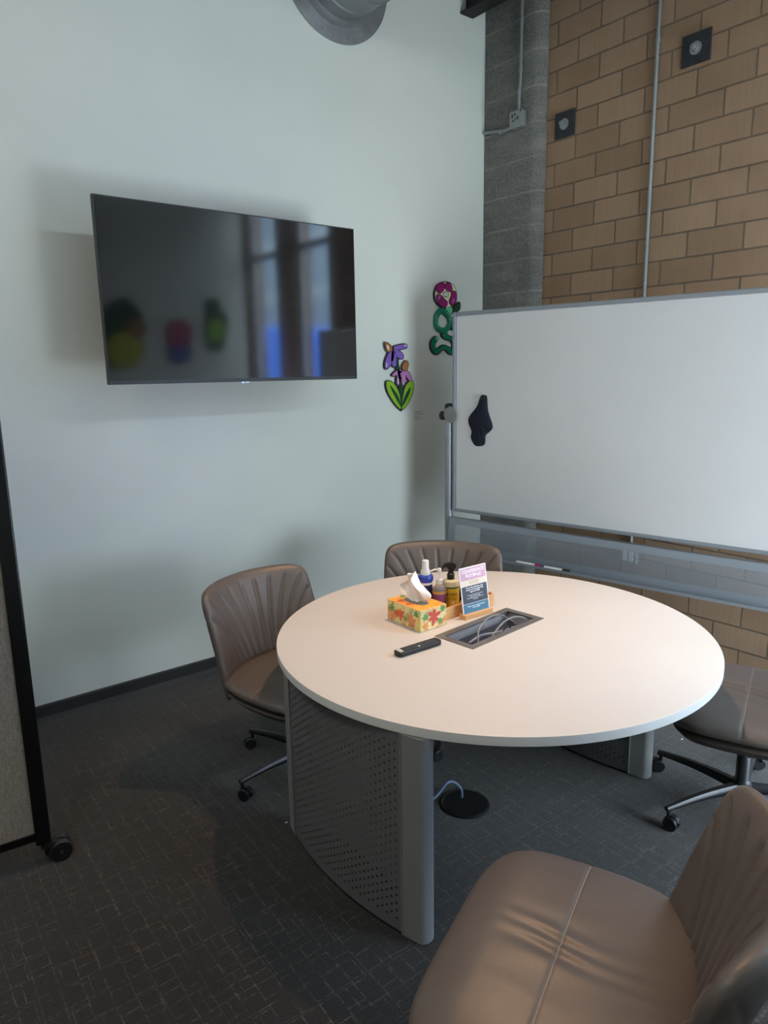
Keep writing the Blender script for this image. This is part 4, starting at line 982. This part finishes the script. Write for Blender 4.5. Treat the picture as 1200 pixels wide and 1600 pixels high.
def make_chair():
    root = empty('swivel_chair')
    L_ = MT['leather']
    def mk(name, bm, mat, ang=60):
        return build(name, bm, mat, root, True, ang)
    mk('seat', pad_mesh(110, seat_top, seat_bot), L_, 80)
    mk('seat_shell', pad_mesh(24, shell_top, shell_bot), L_, 80)
    bm = BM(); pts = []
    for k in range(61):
        Y = -0.985+1.97*k/60
        # find X so that x = 0.02
        X = 0.02/SA
        for _ in range(4):
            x, y, m_ = sq_outline(X, Y, SA, SB, SEX); X += (0.02-x)/SA
        q = seat_top(X, Y); pts.append((q[0], q[1], q[2]+0.0002))
    tube(bm, pts, 0.0011, 8); mk('seam', bm, MT['piping'])
    bm = BM(); n = 96; f, b_ = {}, {}
    mk('backrest', pad_mesh(n, lambda X, Y: back_pt(X, Y, 1), lambda X, Y: back_pt(X, Y, -1)), L_, 80)
    bm = BM(); box(bm, (-.11, -.09, .352), (.11, .09, .382)); box(bm, (-.235, -.04, .385), (-.10, .04, .398)); build('swivel_plate', bm, MT['black_metal'], root, bevel=.006)
    bm = BM(); lathe(bm, [(.0135, .22), (.0135, .355)], n=24); mk('gas_lift', bm, MT['chrome'], 40)
    bm = BM(); lathe(bm, [(.022, .060), (.033, .062), (.036, .068), (.036, .126), (.031, .134), (.0275, .140), (.0275, .232), (.024, .237), (.0138, .238)], n=32); mk('column_sleeve', bm, MT['black_metal'], 35)
    bm = BM(); cyl(bm, (-.06, .10, .37), (-.06, .20, .362), .005, n=10); cyl(bm, (-.06, .20, .362), (-.06, .25, .360), .008, n=12); mk('height_lever', bm, MT['black_plastic'])
    for k in range(5):
        t = 2*PI*k/5; d = Vector((math.cos(t), math.sin(t), 0)); s = Vector((-d.y, d.x, 0))
        bm = BM(); prev = None; R0, R1 = .022, .372
        for q in range(9):
            e_ = q/8; c_ = d*(R0+(R1-R0)*e_)+Vector((0, 0, .098+.010*math.sin(e_*PI)-.016*e_)); w_ = .021-.0095*e_; h_ = .021-.011*e_
            ring = [bm.verts.new(c_+s*(w_*a)+Vector((0, 0, h_*b2))) for a, b2 in ((-.55, 1), (.55, 1), (1, .35), (1, -.5), (.6, -1), (-.6, -1), (-1, -.5), (-1, .35))]
            if prev:
                for i in range(8): bm.faces.new((prev[i], prev[(i+1) % 8], ring[(i+1) % 8], ring[i]))
            else: bm.faces.new(ring[::-1])
            prev = ring
        bm.faces.new(prev); lg = build('leg', bm, MT['black_metal'], root, True, 50)
        ct = d*(R1-.012)
        bm = BM(); cyl(bm, ct+Vector((0, 0, .052)), ct+Vector((0, 0, .086)), .008, n=12)
        ha = t+0.9+k*1.1; hd = Vector((math.cos(ha), math.sin(ha), 0)); hs = Vector((-hd.y, hd.x, 0)); wc = ct+hd*.014
        # hood
        pr_ = []
        for q in range(11):
            a = -0.25*PI+q/10*1.15*PI; pr_.append(wc+hd*(-math.cos(a))*.030+Vector((0, 0, .028+math.sin(a)*.030))-hs*.0055)
        pr_.append(wc+Vector((0, 0, .028))-hs*.0055)
        prism(bm, pr_, hs*.011); cs = build('caster', bm, MT['black_plastic'], lg, True, 40)
        bm = BM(); cyl(bm, wc+hs*.0065+Vector((0, 0, .0275)), wc+hs*.023+Vector((0, 0, .0275)), .0275, n=28); cyl(bm, wc-hs*.023+Vector((0, 0, .0275)), wc-hs*.0065+Vector((0, 0, .0275)), .0275, n=28)
        build('twin_wheel', bm, MT['black_plastic'], lg, True, 40, bevel=.003)
    return root
CHAIRS = [   # hub x, y, facing angle, star angle, label
    ((-2.530, 1.575), math.radians(13), 200, 'taupe leather swivel chair at the left of the table, back to the television wall'),
    ((-2.475, 2.305), math.atan2(-.755, .656), 30, 'taupe leather swivel chair behind the bottles, backrest in front of the whiteboard post'),
    ((-1.135, 2.745), math.atan2(-.35, -.936), 178, 'taupe leather swivel chair at the right edge, star base visible below its seat'),
    ((-0.822, 1.144), math.radians(-156.8), 60, 'nearest taupe leather swivel chair in the bottom right corner, its seat filling the foreground')]
proto = make_chair()
for i, ((x, y), fa, sa, lab) in enumerate(CHAIRS):
    ch = proto if i == 0 else copy_tree(proto)
    ch.location = (x, y, 0); ch.rotation_euler = (0, 0, fa)
    tag(ch, lab, 'chair', 'swivel chairs around the round table')
    rel = math.radians(sa)-fa
    for c_ in ch.children:
        if c_.name.split('.')[0] == 'leg': c_.rotation_euler = (0, 0, rel)

# ------------------------------------------------------------------ floor box and cord
g0 = on_z(727, 1257, 0)
fb = tag(empty('floor_box', (g0.x, g0.y, 0)), 'round black floor outlet cover under the table', 'floor outlet')
bm = BM(); lathe(bm, [(.100, 0.0005), (.100, .006), (.092, .011), (.086, .011)], n=56); build('rim', bm, MT['black_plastic'], fb, True)
bm = BM(); lathe(bm, [(.085, .0008), (.085, .009), (0, .0095)], n=56); build('lid', bm, MT['black_gloss'], fb, True)
a_ = Vector((g0.x-.03, g0.y+.01, .014)); e_ = on_z(655, 1262, .02)
cord = cable([a_, a_+Vector((0, -.01, .05)), a_+Vector((-.02, -.06, .085)), Vector((e_.x+.03, e_.y+.02, .05)), Vector((TC.x-.12, TC.y-.60, .012)), Vector((TC.x-.16, TC.y-.635, .010))], .0055, simple('blue_grey_cord', (96, 112, 138), .4), 'blue-grey power cord curving out of the round floor outlet')
# tiny scraps on the carpet
for (x, y), lab in (((447, 1285), 'tiny white paper scrap on the carpet left of the near pedestal'), ((1066, 1155), 'tiny white paper scrap on the carpet near the right chair base')):
    p = on_z(x, y, 0.001); bm = BM(); prism(bm, [(-.006, -.003, 0), (.002, -.005, 0), (.007, .001, 0), (.001, .004, 0)], (0, 0, .0012)); o = build('paper_scrap', bm, MT['white_plastic'], None); o.location = (p.x, p.y, .0005); o.rotation_euler = (0, 0, x); tag(o, lab, 'paper scrap')

# ------------------------------------------------------------------ ceiling spotlight over the table
sl = tag(empty('ceiling_spotlight', (SPOT_AT[0], SPOT_AT[1], SPOT_AT[2])), 'cylindrical black spotlight hanging from the ceiling above the table', 'spotlight')
bm = BM(); lathe(bm, [(.045, -.02), (.048, -.02), (.048, .14), (.02, .15), (0, .15)], n=32)
prof_in = [(.045, -.02), (.045, .12), (0, .12)]; lathe(bm, prof_in, n=32); bm.faces.ensure_lookup_table()
dele = [f_ for f_ in bm.faces if len(f_.verts) == 32 and abs(f_.calc_center_median().z+.02) < 1e-4]
bmesh.ops.delete(bm, geom=dele, context='FACES_ONLY'); build('lamp_can', bm, MT['black_metal'], sl, True)
bm = BM(); cyl(bm, (0, 0, .15), (0, 0, CZ-SPOT_AT[2]-.02), .008, n=12); build('drop_rod', bm, MT['black_metal'], sl, True)
bm = BM(); lathe(bm, [(.05, CZ-SPOT_AT[2]-.025), (.05, CZ-SPOT_AT[2]-.001)], n=24); build('ceiling_rose', bm, MT['black_metal'], sl, True)

# ------------------------------------------------------------------ fill lights, added as ceiling fixtures in the room behind the camera
fillm = NT('fill_glow'); fillm.set(Base_Color=(.9, .9, .9, 1)); fillm.p.inputs['Emission Color'].default_value = (1, .96, .90, 1); fillm.p.inputs['Emission Strength'].default_value = 28.0  # glowing panel added to lift the whiteboard and walls from the room side
for x, lab in ((-0.6, 'added fill light built as a long ceiling fixture near the right wall, behind the viewer'), (-2.6, 'added fill light built as a long ceiling fixture near the left wall, behind the viewer')):
    r_ = tag(empty('fill_light', (x, -1.1, CZ-.6)), lab, 'fill light', 'added fill lights behind the viewer')
    bm = BM(); box(bm, (-.62, -.17, 0), (.62, .17, .06)); build('housing', bm, MT['white_plastic'], r_, bevel=.004)
    bm = BM(); box(bm, (-.60, -.15, -.012), (.60, .15, -.001)); build('fill_panel', bm, fillm.m, r_)
    for q in (-.5, .5):
        bm = BM(); cyl(bm, (q, 0, .06), (q, 0, .599), .004, n=8); build('hanger', bm, MT['galv'], r_)
